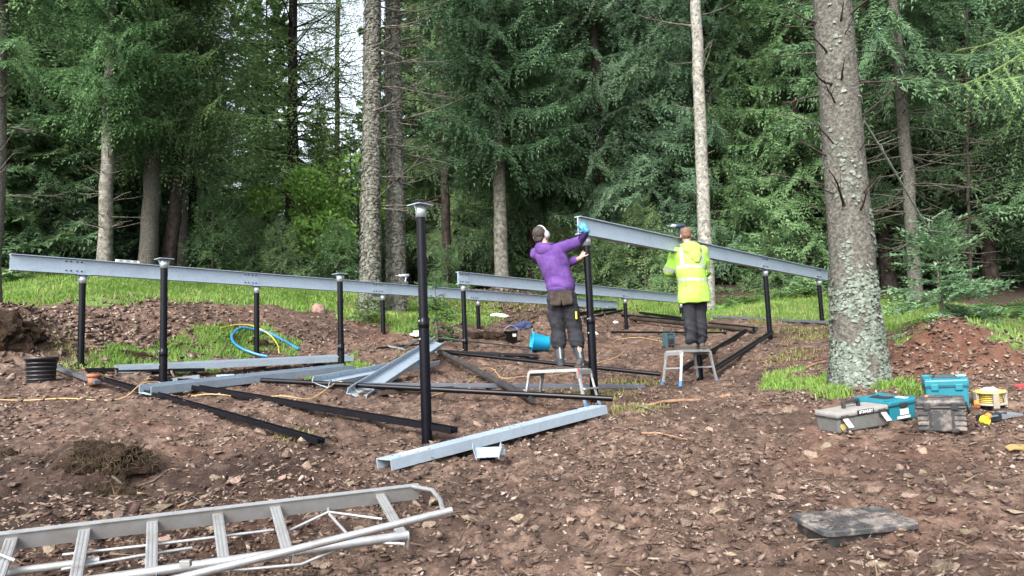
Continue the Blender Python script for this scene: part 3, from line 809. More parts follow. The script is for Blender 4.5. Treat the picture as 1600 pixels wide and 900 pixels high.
# (column, distance, crown, needles, turn, scale, label)
FOREST = [
    (-120, 19, 'b', 'needle_dark', 0.3, .95), (20, 22, 'b', 'needle_dark', 1.1, 1.0), (90, 25, 'e', 'needle_blue', 2.0, .95), (205, 27, 'd', 'needle_dark', .4, .9),
    (-40, 28, 'e', 'needle_green', .9, 1.0), (150, 33, 'a', 'needle_blue', 2.7, 1.0), (300, 30, 'd', 'needle_dark', 1.7, .9), (60, 35, 'e', 'needle_green', 4.0, 1.0),
    (340, 38, 'c', 'needle_green', .2, .8), (250, 40, 'e', 'needle_green', 3.0, .95), (395, 42, 'a', 'needle_green', 2.2, .62), (520, 44, 'c', 'needle_green', 1.9, .62),
    (460, 52, 'a', 'needle_green', 5.2, .60), (552, 37, 'c', 'needle_fresh', 5.1, .52), (500, 40, 'c', 'needle_fresh', .3, .66), (585, 41, 'a', 'needle_fresh', 2.3, .60), (420, 36, 'd', 'needle_fresh', 1.3, .75), (600, 46, 'c', 'needle_fresh', 1.2, .75), (650, 34, 'd', 'needle_dark', 4.2, .9), (700, 29, 'd', 'needle_green', 5.0, 1.0),
    (735, 38, 'b', 'needle_dark', 2.5, 1.0), (810, 32, 'e', 'needle_green', .5, 1.0), (835, 27, 'd', 'needle_dark', 3.6, .9), (880, 36, 'b', 'needle_blue', 1.3, 1.0),
    (950, 26.5, 'a', 'needle_blue', .8, 1.0), (1025, 27, 'c', 'needle_blue', 2.4, .9), (885, 28, 'c', 'needle_green', 4.4, 1.0), (1265, 23.5, 'c', 'needle_green', 5.0, .9), (1195, 24.5, 'c', 'needle_green', 2.9, .8), (1130, 25.5, 'a', 'needle_blue', 4.1, .9), (60, 21, 'c', 'needle_dark', .9, .9), (-30, 20, 'b', 'needle_green', 2.4, .9), (1035, 30, 'e', 'needle_blue', 2.9, .95), (910, 31, 'c', 'needle_green', 2.0, 1.0), (1090, 34, 'b', 'needle_dark', 4.6, 1.0),
    (1160, 26, 'c', 'needle_green', 1.0, .95), (1215, 29, 'a', 'needle_blue', 3.3, 1.0), (1130, 38, 'e', 'needle_blue', 5.5, 1.0), (1285, 25, 'b', 'needle_green', .1, .95),
    (1330, 32, 'e', 'needle_blue', 1.8, 1.0), (1390, 23.5, 'd', 'needle_dark', 2.3, 1.0), (1470, 25, 'b', 'needle_dark', 4.9, 1.05), (1550, 22.5, 'd', 'needle_dark', .6, 1.0),
    (1620, 26, 'b', 'needle_green', 3.9, 1.0), (1430, 33, 'e', 'needle_green', .2, 1.0), (1530, 34, 'a', 'needle_blue', 2.6, 1.1), (1700, 20, 'd', 'needle_dark', 1.4, .95),
    (980, 40, 'e', 'needle_green', 1.2, 1.0), (1230, 40, 'b', 'needle_dark', .7, 1.0), (1640, 36, 'e', 'needle_blue', 5.9, 1.0), (1780, 27, 'b', 'needle_dark', 2.0, 1.0),
    (-220, 25, 'd', 'needle_dark', .4, 1.0), (-150, 34, 'b', 'needle_green', 2.2, 1.0), (760, 46, 'a', 'needle_blue', 3.1, 1.1), (1350, 44, 'b', 'needle_green', .5, 1.1),
]
FL = {'needle_blue': 'blue-green spruce', 'needle_dark': 'dark green spruce', 'needle_green': 'mid green spruce', 'needle_fresh': 'fresh green spruce'}
KIND = {'a': 'branched to the ground', 'b': 'with dense heavy boughs', 'c': 'with pointed crown', 'd': 'with hanging boughs', 'e': 'with broad layered boughs'}
_wh = ['left of the rear beam', 'behind the left trunk group', 'behind the dark larch', 'behind the twin trunks', 'behind the worker in purple',
       'behind the worker in yellow', 'behind the pale slim trunk', 'behind the big lichen trunk', 'behind the spruce sapling', 'at the far right edge']
def where(px):
    for lim, k in ((100, 0), (320, 1), (540, 2), (700, 3), (900, 4), (1075, 5), (1230, 6), (1400, 7), (1540, 8)):
        if px < lim: return _wh[k]
    return _wh[9]
_seen = {}
for f in FOREST:
    lb = f'{FL[f[3]]} {KIND[f[2]]}, {where(f[0])}'
    e = forest_tree(f[0], f[1], f[2], f[3], f[4], f[5], lb)
    _seen.setdefault(lb, []).append((f[1], e))
for lb, l in _seen.items():
    if len(l) > 1:
        l.sort(key=lambda q: q[0])
        for i, (d, e) in enumerate(l): e['label'] = ['nearer ', 'farther ', 'farthest '][i] + lb

# the wood farther up the hill, one mass: coarse crowns joined
FT = []
qf = random.Random(44)
fc = [crown_tris(H_, .3, 3.4, 'far', 200 + i, whorl=.95, per=6, shape=.75) for i, H_ in enumerate((19, 23, 26))]
for i in range(60):
    px = -250 + 2100 * ((i * .618034) % 1); d = 46 + 34 * ((i * .754877) % 1)
    if 470 < px < 580: d += 12
    p = by_px(px, d); th = qf.uniform(0, 6.28); s_ = qf.uniform(.8, 1.1) * (.70 if 440 < px < 590 else 1)
    m3 = np.array([[math.cos(th), -math.sin(th), 0], [math.sin(th), math.cos(th), 0], [0, 0, 1]]) * s_
    FT.append(fc[i % 3] @ m3.T + np.array(p))
tag(tri_mesh('distant_wood', np.concatenate(FT).astype(np.float32), 'needle_green'), 'dense spruce wood rising behind the nearer trees', None, None, 'stuff')

# --- trunks that stand out, defined by two picture points
def stem(name, label, p0, p1, d, r0, H, bark, flare=.35, top=.25, n=14, wob=.015, rel=(.012, 6), cat='tree', seed=0, bend=0, nseg=None):
    a = at(p0[0], p0[1], d); b = at(p1[0], p1[1], d); base = Vector((a.x, a.y, 0)); base.z = gz(a.x, a.y)
    # aim the axis at the upper point from the ground point
    lean = ((b.x - a.x) / (b.z - a.z), 0)
    base.x = a.x + lean[0] * (base.z - a.z)
    e = empty(name, base, label, cat)
    m, pts, rs = trunk_mb(H, r0, lean, n=n, flare=flare, top=top, wob=wob, seed=seed, bend=bend)
    o = m.build('trunk', bark, e); 
    if rel: relief(o, *rel)
    return e, pts, rs
def crown_part(e, pts, T, material, name='crown', zref=None):
    # follow the lean of the stem
    k = pts[-1][0] / pts[-1][2]; T = T.copy(); T[..., 0] += k * T[..., 2]
    return tri_mesh(name, T, material, e)

# big spruce trunk in front on the right
e, pts, rs = stem('spruce_tree', 'large lichen crusted spruce trunk with dead snags right of the steel frame', (1345, 603), (1301, 0), 8.3, .243, 20, 'bark_grey', flare=.30, top=.25, n=40, wob=.006, rel=None, seed=3)
BIGTREE = e
# finer trunk surface
tr_o = e.children[0]
bm = bmesh.new(); bm.from_mesh(tr_o.data); bmesh.ops.subdivide_edges(bm, edges=list(bm.edges), cuts=2, use_grid_fill=True, smooth=0.0); bm.normal_update()
for v in bm.verts:
    p = v.co; v.co = p + v.normal * (.012 * mnoise.noise(p * 5) + .006 * mnoise.noise(p * 16) + (.05 * max(0, mnoise.noise(Vector((math.atan2(p.y, p.x) * 1.6, 3, p.z * .5)))) * math.exp(-max(p.z, 0) / .5)))
bm.to_mesh(tr_o.data); bm.free()
def radius_at(pts, rs, z):
    for i in range(len(pts) - 1):
        if pts[i][2] <= z <= pts[i + 1][2]:
            k = (z - pts[i][2]) / (pts[i + 1][2] - pts[i][2] + 1e-9); return Vector(pts[i]).lerp(Vector(pts[i + 1]), k), rs[i] * (1 - k) + rs[i + 1] * k
    return Vector(pts[-1]), rs[-1]
def snags(e, pts, rs, spec, material='dead_twig'):
    for (z, ang, l, rise, r0) in spec:
        c, rad = radius_at(pts, rs, z); a = R(ang); d = Vector((math.cos(a), math.sin(a), rise)).normalized(); q = [c + Vector((math.cos(a), math.sin(a), 0)) * rad * .85]
        rr = random.Random(int(z * 1000 + ang)); st = 5
        for s in range(st):
            d = (d + Vector((rr.gauss(0, .08), rr.gauss(0, .08), rr.gauss(.02, .08)))).normalized(); q.append(q[-1] + d * l / st)
        m = MB(); m.tube(q, [r0 * (1 - .7 * s / st) for s in range(st + 1)], n=6)
        # knot where it leaves the bark
        m.tube([q[0] - d * .02, q[0] + (q[1] - q[0]) * .35], [r0 * 2.4, r0 * 1.1], n=8)
        if l > .3:
            for _ in range(3):
                s0 = rr.randint(2, 4); d2 = (d + Vector((rr.gauss(0, .5), rr.gauss(0, .5), rr.gauss(-.1, .4)))).normalized(); m.tube([q[s0], q[s0] + d2 * l * .16, q[s0] + d2 * l * .3], [r0 * .45, r0 * .3, r0 * .1], n=4)
        m.build('dead_branch', material, e)
SN = []
q = random.Random(5)
for z, k in [(1.85, 5), (2.15, 5), (2.55, 6), (2.95, 4), (3.3, 6), (3.7, 5), (4.0, 6), (4.35, 6), (4.8, 5), (5.3, 5)]:
    a0 = q.uniform(0, 360)
    for i in range(k):
        a = a0 + i * 360 / k + q.uniform(-20, 20); side = abs(math.cos(R(a)))
        SN.append((z + q.uniform(-.12, .12), a, q.uniform(.12, .32) if side < .55 else q.uniform(.2, .75), q.uniform(.2, .9) if side < .55 else q.uniform(-.1, .5), q.uniform(.009, .017)))
snags(e, pts, rs, SN, 'bark_dark')
# long lichened dead bough slanting down to the right
m = MB(); a = at(1350, 190, 8.35); pth = [a, at(1375, 230, 8.6), at(1405, 280, 8.9), at(1440, 340, 9.2), at(1462, 375, 9.5)]
m.tube([v - e.location for v in pth], [.016, .016, .014, .011, .006], n=6)
for i in range(12):
    k = q.uniform(.1, .95) * 4; j = int(k); b = pth[j].lerp(pth[min(j + 1, 4)], k - j) - e.location; m.tube([b, b + Vector((q.uniform(-.1, .25), q.uniform(-.1, .2), q.uniform(-.12, .22)))], [.006, .002], n=4)
m.build('dead_bough', 'lichen', e)
# grey-green lichen: curled scales over the bark, thick at the foot
VV, FF = [], []; qn = np.random.default_rng(8)
for i in range(4600):
    z = abs(qn.normal(0, .95)) - .12 if i % 5 else qn.uniform(0, 4.6)
    if z > 5.5: continue
    a = qn.uniform(math.pi * .75, math.pi * 2.3)
    if mnoise.noise(Vector((math.cos(a) * 1.6, math.sin(a) * 1.6, z * 2.6))) + .7 * math.exp(-max(z, 0) / .7) < .22 + qn.normal(0, .1): continue
    c, rad = radius_at(pts, rs, z); nrm = np.array([math.cos(a), math.sin(a), .05]); tg = np.array([-math.sin(a), math.cos(a), 0]); up = np.array([0, 0, 1.])
    # follow the flare bulges of the bark
    pv = Vector((c.x + rad * math.cos(a), c.y + rad * math.sin(a), z)); bulge = .05 * max(0, mnoise.noise(Vector((math.atan2(pv.y, pv.x) * 1.6, 3, pv.z * .5)))) * math.exp(-max(pv.z, 0) / .5)
    o = np.array(pv) + nrm * (bulge + .004); s = qn.uniform(.010, .026); k0 = len(VV); VV.append(o + nrm * .012)
    for j in range(6):
        b = j * 1.047 + qn.uniform(-.3, .3); rr = s * qn.uniform(.6, 1.25); VV.append(o + tg * math.cos(b) * rr * 1.2 + up * math.sin(b) * rr + nrm * qn.uniform(-.004, .022))
    FF += [[k0, k0 + 1 + j, k0 + 1 + (j + 1) % 6] for j in range(6)]
o = numesh('lichen', np.array(VV), np.array(FF), 'lichen', e); tag(o, kind='stuff')

# twin scaly trunks
for nm, lb, p0, p1, d, r0, sd in [('spruce_tree', 'tall scaly grey trunk behind the tallest black post, left one of the close pair', (578, 492), (582, 0), 17.0, .232, 1),
                                  ('spruce_tree', 'tall scaly grey trunk behind the tallest black post, right one of the close pair', (620, 488), (614, 0), 17.8, .226, 2)]:
    e, pts, rs = stem(nm, lb, p0, p1, d, r0, 20, 'bark_scaly', flare=.16, top=.45, n=18, wob=.012, rel=(.02, 6), seed=sd)
    dead_branches(pts, rs, [2.4, 3.1, 3.9, 4.6, 5.2, 5.6, 6.1, 6.6, 7.2, 7.8], .5, 1.9, 40 + sd, per=3, rise=(-.35, .25), r0=.022, az=(-1.6, 1.4) if sd == 2 else (-1.2, 1.9)).build('dead_branches', 'dead_twig', e)
    VV, FF = [], []                                            # loose bark scales and lichen
    for i in range(2600):
        z = qn.uniform(0, 8.5); a = qn.uniform(math.pi, 2 * math.pi); c, rad = radius_at(pts, rs, z); nrm = np.array([math.cos(a), math.sin(a), 0]); tg = np.array([-math.sin(a), math.cos(a), 0])
        w, h = qn.uniform(.02, .05), qn.uniform(.03, .08); ob = np.array([c.x, c.y, z]) + nrm * (rad + .006); k0 = len(VV)
        VV += [ob - tg * w, ob + tg * w, ob + tg * w * .7 + np.array([0, 0, -h]) + nrm * .022, ob - tg * w * .7 + np.array([0, 0, -h]) + nrm * .022]; FF.append([k0, k0 + 1, k0 + 2, k0 + 3])
    tag(numesh('bark_scales', np.array(VV), np.array(FF), 'bark_scaly', e), kind='stuff')
    T = crown_tris(20, 9.5, 2.2, 'coarse', 60 + sd, whorl=.8, per=5); crown_part(e, pts, T, 'needle_green')

# trunk with a dark low crown, centre
e, pts, rs = stem('spruce_tree', 'pale trunk under a dark low hung crown left of the worker in purple', (784, 428), (774, 110), 23.5, .225, 22, 'bark_pale', flare=.12, top=.2, seed=4)
T = crown_tris(22, 4.3, 2.7, 'fan', 9, whorl=.36, per=8, low=.75, zfull=11); crown_part(e, pts, T, 'needle_dark')
dead_branches(pts, rs, [3.8 + .3 * i for i in range(9)], .3, 1.1, 12, per=4).build('dead_branches', 'dead_twig', e)
# pale slim trunk behind the worker in yellow
e, pts, rs = stem('spruce_tree', 'slim pale bare trunk rising behind the worker in yellow', (1106, 470), (1086, 0), 20.5, .19, 22, 'bark_white', flare=.15, top=.45, seed=5)
snags(e, pts, rs, [(3.2, 200, .3, .2, .016), (4.3, 340, .25, .5, .016), (5.6, 185, .6, .05, .02), (6.5, 300, .9, 1.6, .02), (6.9, 190, .7, .0, .016), (8.0, 170, 1.5, .2, .03), (8.3, 20, 1.1, .4, .025), (7.2, 10, .6, .9, .018), (9.2, 190, 2.0, .1, .03), (9.4, 0, 1.6, .2, .03)])
T = crown_tris(22, 10.5, 2.3, 'coarse', 91, whorl=.8, per=5); crown_part(e, pts, T, 'needle_blue')
# left group
e, pts, rs = stem('spruce_tree', 'pale trunk with whorls of dead side twigs behind the rear beam at left', (163, 440), (170, 180), 19.0, .175, 19, 'bark_pale', flare=.2, top=.3, seed=6)
dead_branches(pts, rs, [1.2, 1.5, 1.9, 2.1, 2.6, 3.0, 3.5, 3.9, 4.4], .45, 1.15, 17, per=5, rise=(.05, .35), r0=.014, fork=False).build('dead_branches', 'dead_twig', e)
T = crown_tris(19, 4.1, 2.1, 'fine', 15, whorl=.36, per=8, low=.65, zfull=8); crown_part(e, pts, T, 'needle_fresh')
e, pts, rs = stem('spruce_tree', 'greenish trunk leaning right between the pale trunk and the dark pair', (230, 418), (243, 220), 21.0, .25, 19, 'bark_grey', flare=.15, top=.3, seed=7)
T = crown_tris(19, 3.7, 2.3, 'fine', 16, whorl=.38, per=8, low=.6, zfull=8.5); crown_part(e, pts, T, 'needle_green')
e, pts, rs = stem('larch_tree', 'darker trunk leaning right, front one of the crossing pair at left', (264, 412), (288, 150), 21.5, .21, 19, 'bark_dark', flare=.15, top=.3, seed=8)
dead_branches(pts, rs, [3.5, 4.2, 4.8, 5.3, 6.0, 6.6], .8, 2.4, 23, per=4, rise=(-.3, .3), r0=.02).build('dead_branches', 'dead_twig', e)
T = crown_tris(19, 5.0, 3.2, 'larch', 17, whorl=.45, per=7, keep=.9, zfull=11); crown_part(e, pts, T, 'larch_green')
e, pts, rs = stem('larch_tree', 'straight trunk, rear one of the crossing pair at left', (285, 408), (282, 150), 22.5, .18, 19, 'bark_grey', flare=.15, top=.3, seed=9)
T = crown_tris(19, 6.5, 2.4, 'larch', 18, whorl=.6, per=6, zfull=11.5); crown_part(e, pts, T, 'larch_green')
# dark larch with sweeping boughs
e, pts, rs = stem('larch_tree', 'dark larch trunk with long drooping boughs left of the close trunk pair', (455, 400), (458, 0), 27, .25, 20, 'bark_dark', flare=.15, top=.3, seed=10)
dead_branches(pts, rs, [4.2, 4.9, 5.6, 6.2, 6.9, 7.5, 8.2, 8.8, 9.6, 10.4], 1.2, 3.6, 29, per=4, rise=(-.35, .5), r0=.035).build('dead_branches', 'bark_dark', e)
T = crown_tris(20, 4.6, 4.4, 'larch', 19, whorl=.62, per=6, keep=.85, shape=.5, zfull=13.5); crown_part(e, pts, T, 'larch_green')
e, pts, rs = stem('larch_tree', 'pale green larch with thin sweeping boughs beyond the dark larch', (525, 400), (528, 0), 35, .17, 22, 'bark_dark', flare=.15, top=.3, seed=14)
dead_branches(pts, rs, [6, 7, 8, 9, 10, 11, 12, 13], 1.2, 3.4, 61, per=4, rise=(-.35, .3), r0=.03).build('dead_branches', 'bark_dark', e)
T = crown_tris(22, 5.0, 3.6, 'larch', 83, whorl=.8, per=5, keep=.7, shape=.5, zfull=17); crown_part(e, pts, T, 'larch_green')
# trunk behind the small spruce, trunk at left edge, slim dark ones
e, pts, rs = stem('spruce_tree', 'grey trunk standing behind the spruce sapling', (1433, 485), (1412, 200), 18.0, .15, 20, 'bark_grey', flare=.2, top=.4, seed=11)
dead_branches(pts, rs, [1.5 + .35 * i for i in range(14)], .5, 2.0, 31, per=5, rise=(-.4, .1), r0=.016).build('dead_branches', 'dead_twig', e)
T = crown_tris(20, 5.5, 2.8, 'fan', 20, whorl=.6, per=6, zfull=8); crown_part(e, pts, T, 'needle_dark')
e, pts, rs = stem('spruce_tree', 'mossy trunk cut off by the left edge of the view', (-14, 470), (-3, 100), 13.5, .16, 18, 'bark_grey', flare=.2, top=.4, seed=12)
dead_branches(pts, rs, [2.2, 2.6, 3.0, 3.5, 4.0, 4.4], .4, 1.3, 37, per=5, rise=(-.1, .4), r0=.012).build('dead_branches', 'dead_twig', e)
T = crown_tris(18, 4.8, 1.5, 'fine', 21, whorl=.5, per=6, zfull=7); crown_part(e, pts, T, 'needle_fresh')
for i, (px, d, r0, lb) in enumerate([(694, 26, .17, 'slim dark trunk right of the close trunk pair'), (735, 31, .15, 'slim dark trunk left of the pale centre trunk'), (826, 29, .15, 'thin dark trunk behind the worker in purple'),
                                     (648, 33, .14, 'thin shaded trunk half hidden by the tallest post'), (1512, 20, .045, 'thin dead sapling stem right of the small spruce'), (1395, 27, .15, 'shaded trunk right of the big lichen trunk')]):
    e, pts, rs = stem('spruce_tree', lb, (px + 4, 430), (px, 200), d, r0, 18, 'bark_dark', flare=.1, top=.3, seed=20 + i, rel=None)
    dead_branches(pts, rs, [1 + .4 * k for k in range(14)], .3, 1.4, 50 + i, per=4, rise=(-.3, .1), r0=.012).build('dead_branches', 'dead_twig', e)

# --- young conifers, bushes and ferns
def young(px, d, H, r, label, material='needle_green', seed=0, kind='young', name='young_spruce', whorl=.16, per=7, keep=.95, rz=0, shape=.8, z0=.12):
    p = by_px(px, d); e = empty(name, p, label, 'young tree')
    tri_mesh('crown', crown_tris(H, z0, r, kind, seed, whorl=whorl, per=per, keep=keep, upward=.5, tipr=.06, shape=shape), material, e)
    m, a, b = trunk_mb(H, .012 + .01 * H, n=7, flare=.2, top=.15, seed=seed, wob=.01, sink=.15); m.build('trunk', 'dead_twig', e); return e
young(1475, 11.2, 1.72, .92, 'small spruce sapling growing behind the red soil heap', 'sapling_green', 1, whorl=.19, per=7, shape=.68, z0=.34)
young(683, 15.0, 1.35, .42, 'fresh green seedling right of the tallest post', 'needle_fresh', 2, whorl=.24, per=6)
young(575, 15.6, .62, .34, 'low dark spruce bush at the foot of the close trunk pair', 'needle_green', 3)
for i, (px, d, H, r, mt) in enumerate([(332, 21.5, 2.9, 1.3, 'needle_green'), (395, 23, 2.6, 1.2, 'needle_green'), (440, 21.8, 2.0, 1.0, 'needle_green'), (365, 25, 3.4, 1.5, 'needle_fresh'), (480, 24, 2.6, 1.25, 'needle_green'),
                                       (530, 23, 2.4, 1.1, 'needle_green'), (700, 24, 1.9, .9, 'needle_green'), (880, 25.5, 3.3, 1.35, 'needle_green'), (945, 24.5, 2.6, 1.3, 'needle_green'), (1010, 24.5, 3.4, 1.4, 'needle_green'), (1060, 23.5, 2.0, 1.0, 'needle_green'),
                                       (1210, 22.5, 2.0, 1.0, 'needle_green')]):
    wh = ['left of the dark larch, first from the crossing trunk pair', 'left of the dark larch, second from the crossing trunk pair', 'at the foot of the dark larch', 'behind the others left of the dark larch', 'right of the dark larch',
          'just left of the close trunk pair', 'between the close trunk pair and the pale centre trunk', 'directly behind the worker in purple', 'behind the raised end of the near beam', 'between the two workers', 'just left of the worker in yellow', 'right of the slim pale trunk'][i]
    young(px, d, H, r, f'bushy young spruce {wh}', mt, 30 + i, kind='fine', whorl=.30, per=8)
def broadleaf(px, d, H, r, label, n=5200, seed=0):
    p = by_px(px, d); e = empty('broadleaf_bush', p, label, 'bush'); q = np.random.default_rng(seed)
    lob = [(q.normal(0, r * .45), q.normal(0, r * .45), H * q.uniform(.35, .88), r * q.uniform(.28, .5)) for _ in range(16)]
    T = []
    for i in range(n):
        a = lob[q.integers(0, 16)]; v = q.normal(0, 1, 3); v /= np.linalg.norm(v); c = np.array(a[:3]) + v * a[3] * q.uniform(.6, 1.05)
        t = q.normal(0, 1, 3); t /= np.linalg.norm(t); u = np.cross(t, q.normal(0, 1, 3)); u /= np.linalg.norm(u); l = q.uniform(.07, .13)
        T.append([c - t * l * .6, c + u * l * .4, c + t * l]); T.append([c - t * l * .6, c + t * l, c - u * l * .4])
    tri_mesh('crown', np.array(T), 'broad_green', e)
    m = MB()
    for i in range(6): m.tube([(0, 0, -.1), (lob[i][0] * .4, lob[i][1] * .4, lob[i][2] * .5), lob[i][:3]], [.03, .02, .008], n=5)
    m.build('stems', 'dead_twig', e)
broadleaf(515, 24.6, 4.6, 1.9, 'bright green broadleaf bush left of the close trunk pair', n=7500)
broadleaf(455, 29, 3.0, 1.3, 'smaller bright green bush behind the dark larch', n=3000, seed=4)
broadleaf(640, 33, 5.6, 1.6, 'light green bush glimpsed beyond the close trunk pair', n=3000, seed=6)
# ferns
def fern_tris(seed, n=11):
    r = random.Random(seed); T = []
    for i in range(n):
        a = r.uniform(0, 6.283); L = r.uniform(.45, .75); rise = r.uniform(.5, 1.1)
        sp = []
        for k in range(13):
            s = k / 12; sp.append(np.array([math.cos(a) * L * s, math.sin(a) * L * s, rise * L * s - .75 * L * s * s * rise]))
        sd = np.array([-math.sin(a), math.cos(a), 0])
        for k in range(2, 12):
            t = sp[k + 1] - sp[k]; w = .17 * L * math.sin(math.pi * (k / 13) ** .7) + .02
            for g in (-1, 1): T.append([sp[k], sp[k] + t * .8, sp[k] + sd * g * w + t * .9 + np.array([0, 0, -.03])])
        for k in range(12): T.append([sp[k] - sd * .004, sp[k] + sd * .004, sp[k + 1]])
    return np.array(T)
fm = []
for k in range(4):
    o = tri_mesh('fern', fern_tris(k), 'fern_green'); fm.append(o.data); bpy.data.objects.remove(o)
q = random.Random(3)
FERN = [(1130, 19.5), (1160, 20), (1185, 19.6), (1210, 20), (1235, 19.4), (1260, 19.8), (1285, 19.3), (1150, 21), (1200, 21.2), (1250, 21), (1395, 18.5), (1500, 13.2), (1520, 14), (1545, 15), (1560, 17), (1590, 16.5),
        (1460, 17.5), (1415, 18.8), (1580, 13), (1000, 25.5), (1030, 25), (960, 25.5), (20, 18.5), (60, 19), (100, 18.8), (200, 19.5), (330, 19.8), (380, 20), (-10, 18), (720, 23.5), (300, 20.4), (1495, 11.4)]
for i, (px, d) in enumerate(FERN):
    p = by_px(px, d); o = bpy.data.objects.new('fern', fm[i % 4]); link(o); s = q.uniform(.7, 1.25)
    o.location = p; o.scale = (s, s, s); o.rotation_euler = (0, 0, q.uniform(0, 6.3))
    tag(o, 'green fern fronds at the grass edge ' + where(px), 'fern', 'ferns along the forest edge ' + where(px))
# larch bough reaching in at the right edge, from a tree standing outside the view
p = by_px(1760, 7.6); e = empty('larch_tree', p, 'larch with a bright green hanging bough reaching in at the upper right', 'tree')
m, pts, rs = trunk_mb(14, .16, seed=9, n=12); m.build('trunk', 'bark_grey', e)
a = lib('larch_near')
q2 = random.Random(2)
for (px, py, d, pr) in [(1492, 150, 7.0, (1640, 60)), (1515, 92, 7.3, (1660, 10)), (1535, 135, 7.2, (1690, 90)), (1575, 70, 7.1, (1700, 10)), (1560, 115, 7.6, (1720, 60))]:
    tip = at(px, py, d) - p; root = at(pr[0], pr[1], d + .25) - p; v = tip - root; L0, t = a[q2.randrange(4)]; L = v.length
    th = math.atan2(v.y, v.x); mm = rotm(th, math.asin(v.z / L) + .12, q2.gauss(0, .2)); T = (t * np.array([L / L0, 1., .9])) @ mm.T + np.array(root)
    tag(tri_mesh('bough', T, 'larch_green', e), kind='stuff')
    m = MB(); m.tube([Vector((0, 0, root.z + .9)), Vector((root.x * .5, root.y * .5, root.z + .5)), root, root + v * .2], [.04, .025, .012, .006], n=6); m.build('limb', 'bark_dark', e)
T = crown_tris(14, 7.5, 2.0, 'far', 77, whorl=.8, per=5); crown_part(e, pts, T, 'larch_green')
# bright bough entering at the upper left

# ================================================================== STEEL FRAME
plain('dusty_rail', (0.03, 0.03, 0.033), rough=.5, var=.3, dirt=((.09, .07, .06), 7, .45, .75))
plain('paper', (.72, .72, .66), rough=.7, var=.05)
TH = 0.7022
U = Vector((math.sin(TH), math.cos(TH), 0)); W = Vector((-math.cos(TH), math.sin(TH), 0))
O0 = Vector((-0.8405, 7.1823, 0)); STEP = 2.75; HZ = 1.611 + CAMZ
ROWS = [(0, 0), (4.3898, -0.3887), (6.3693, -0.6246)]
def post_at(row, k): return O0 + U * (STEP * k + ROWS[row][1]) + W * ROWS[row][0]
def support_post(row, k, label, joint=None, plate=.20, r=.044):
    p = post_at(row, k); g = sz(p.x, p.y); h = HZ - g
    e = empty('support_post', Matrix.Translation((p.x, p.y, g)) @ Matrix.Rotation(-TH + math.pi / 2, 4, 'Z'), label, 'post', 'black screw pile posts of the steel frame')
    j = None if joint is None else joint - g
    m = MB(); m.tube([(0, 0, -.25 if j is None else j - .02), (0, 0, h - .10)], r, n=20); m.build('shaft', 'black_steel', e)
    if j is not None and j > .12:
        m = MB(); m.tube([(0, 0, -.3), (0, 0, j)], r * 1.13, n=20); m.build('lower_shaft', 'black_steel', e)
        m = MB(); m.lathe([(r * 1.13, j - .10), (r * 1.2, j - .095), (r * 1.2, j + .004), (r, j + .008)], 20); m.build('joint_sleeve', 'black_steel', e)
        for z in (j - .03, j - .20):
            m = MB(); m.tube([(-r * 1.35, 0, z), (r * 1.35, 0, z)], .009, n=6); m.build('joint_bolt', 'galvanised_bright', e)
    elif j is not None:
        m = MB(); m.tube([(0, 0, -.3), (0, 0, max(j, .05))], r * 1.13, n=20); m.build('lower_shaft', 'black_steel', e)
    c = MB(); c.lathe([(r * 1.0, h - .125), (r * 1.12, h - .125), (r * 1.12, h - .010), (0.001, h - .010)], 20)
    cap = c.build('cap_collar', 'galvanised_bright', e)
    m = MB(); m.box((0, 0, h - .0055), (plate, plate * .92, .009), ch=.002); m.build('cap_plate', 'galvanised', e)
    for s in (1, -1):
        m = MB(); m.add([(s * r * 1.1, -.004, h - .011), (s * plate * .44, -.004, h - .011), (s * r * 1.1, -.004, h - .10), (s * r * 1.1, .004, h - .011), (s * plate * .44, .004, h - .011), (s * r * 1.1, .004, h - .10)],
                        [(0, 1, 2), (3, 5, 4), (0, 3, 4, 1), (1, 4, 5, 2), (2, 5, 3, 0)]); m.build('gusset', 'galvanised', e)
    return e
PL = {(0, 0): 'tallest black post in front, bare capped and carrying no beam', (0, 1): 'black post held by the worker in purple, under the raised beam end', (0, 2): 'black post behind the stool of the worker in yellow',
      (0, 3): 'black post under the near beam right of the worker in yellow', (0, 4): 'black post under the near beam close to the big lichen trunk', (0, 5): 'black post under the near beam hidden behind the big lichen trunk',
      (1, 0): 'bare capped black post in front of the rear beam, left of the hoses', (1, 1): 'bare capped black post in front of the rear beam, right of the boulder', (1, 2): 'black post under the raised left end of the middle beam',
      (1, 3): 'black post under the middle beam behind the worker in purple', (1, 4): 'black post under the middle beam right of the worker in purple', (1, 5): 'short black post under the middle beam beside the worker in yellow',
      (2, 0): 'leftmost black post under the rear beam, near the black tub', (2, 1): 'black post under the rear beam standing in the blue hose', (2, 2): 'black post under the rear beam in front of the low bush',
      (2, 3): 'black post under the rear beam beside the cut turf bank', (2, 4): 'black post under the rear beam hidden by the worker in purple', (2, 5): 'very short black post at the far end of the rear beam'}
JZ = {(0, 0): CAMZ + .53, (0, 1): CAMZ + .62, (1, 0): CAMZ + .46, (1, 1): CAMZ + .52, (1, 2): CAMZ + .62, (0, 2): CAMZ + .5, (1, 3): CAMZ + .7}
for (r_, k), lb in PL.items():
    support_post(r_, k, lb, JZ.get((r_, k)), plate=.185 if (r_, k) in ((0, 0), (1, 0), (1, 1)) else .155)

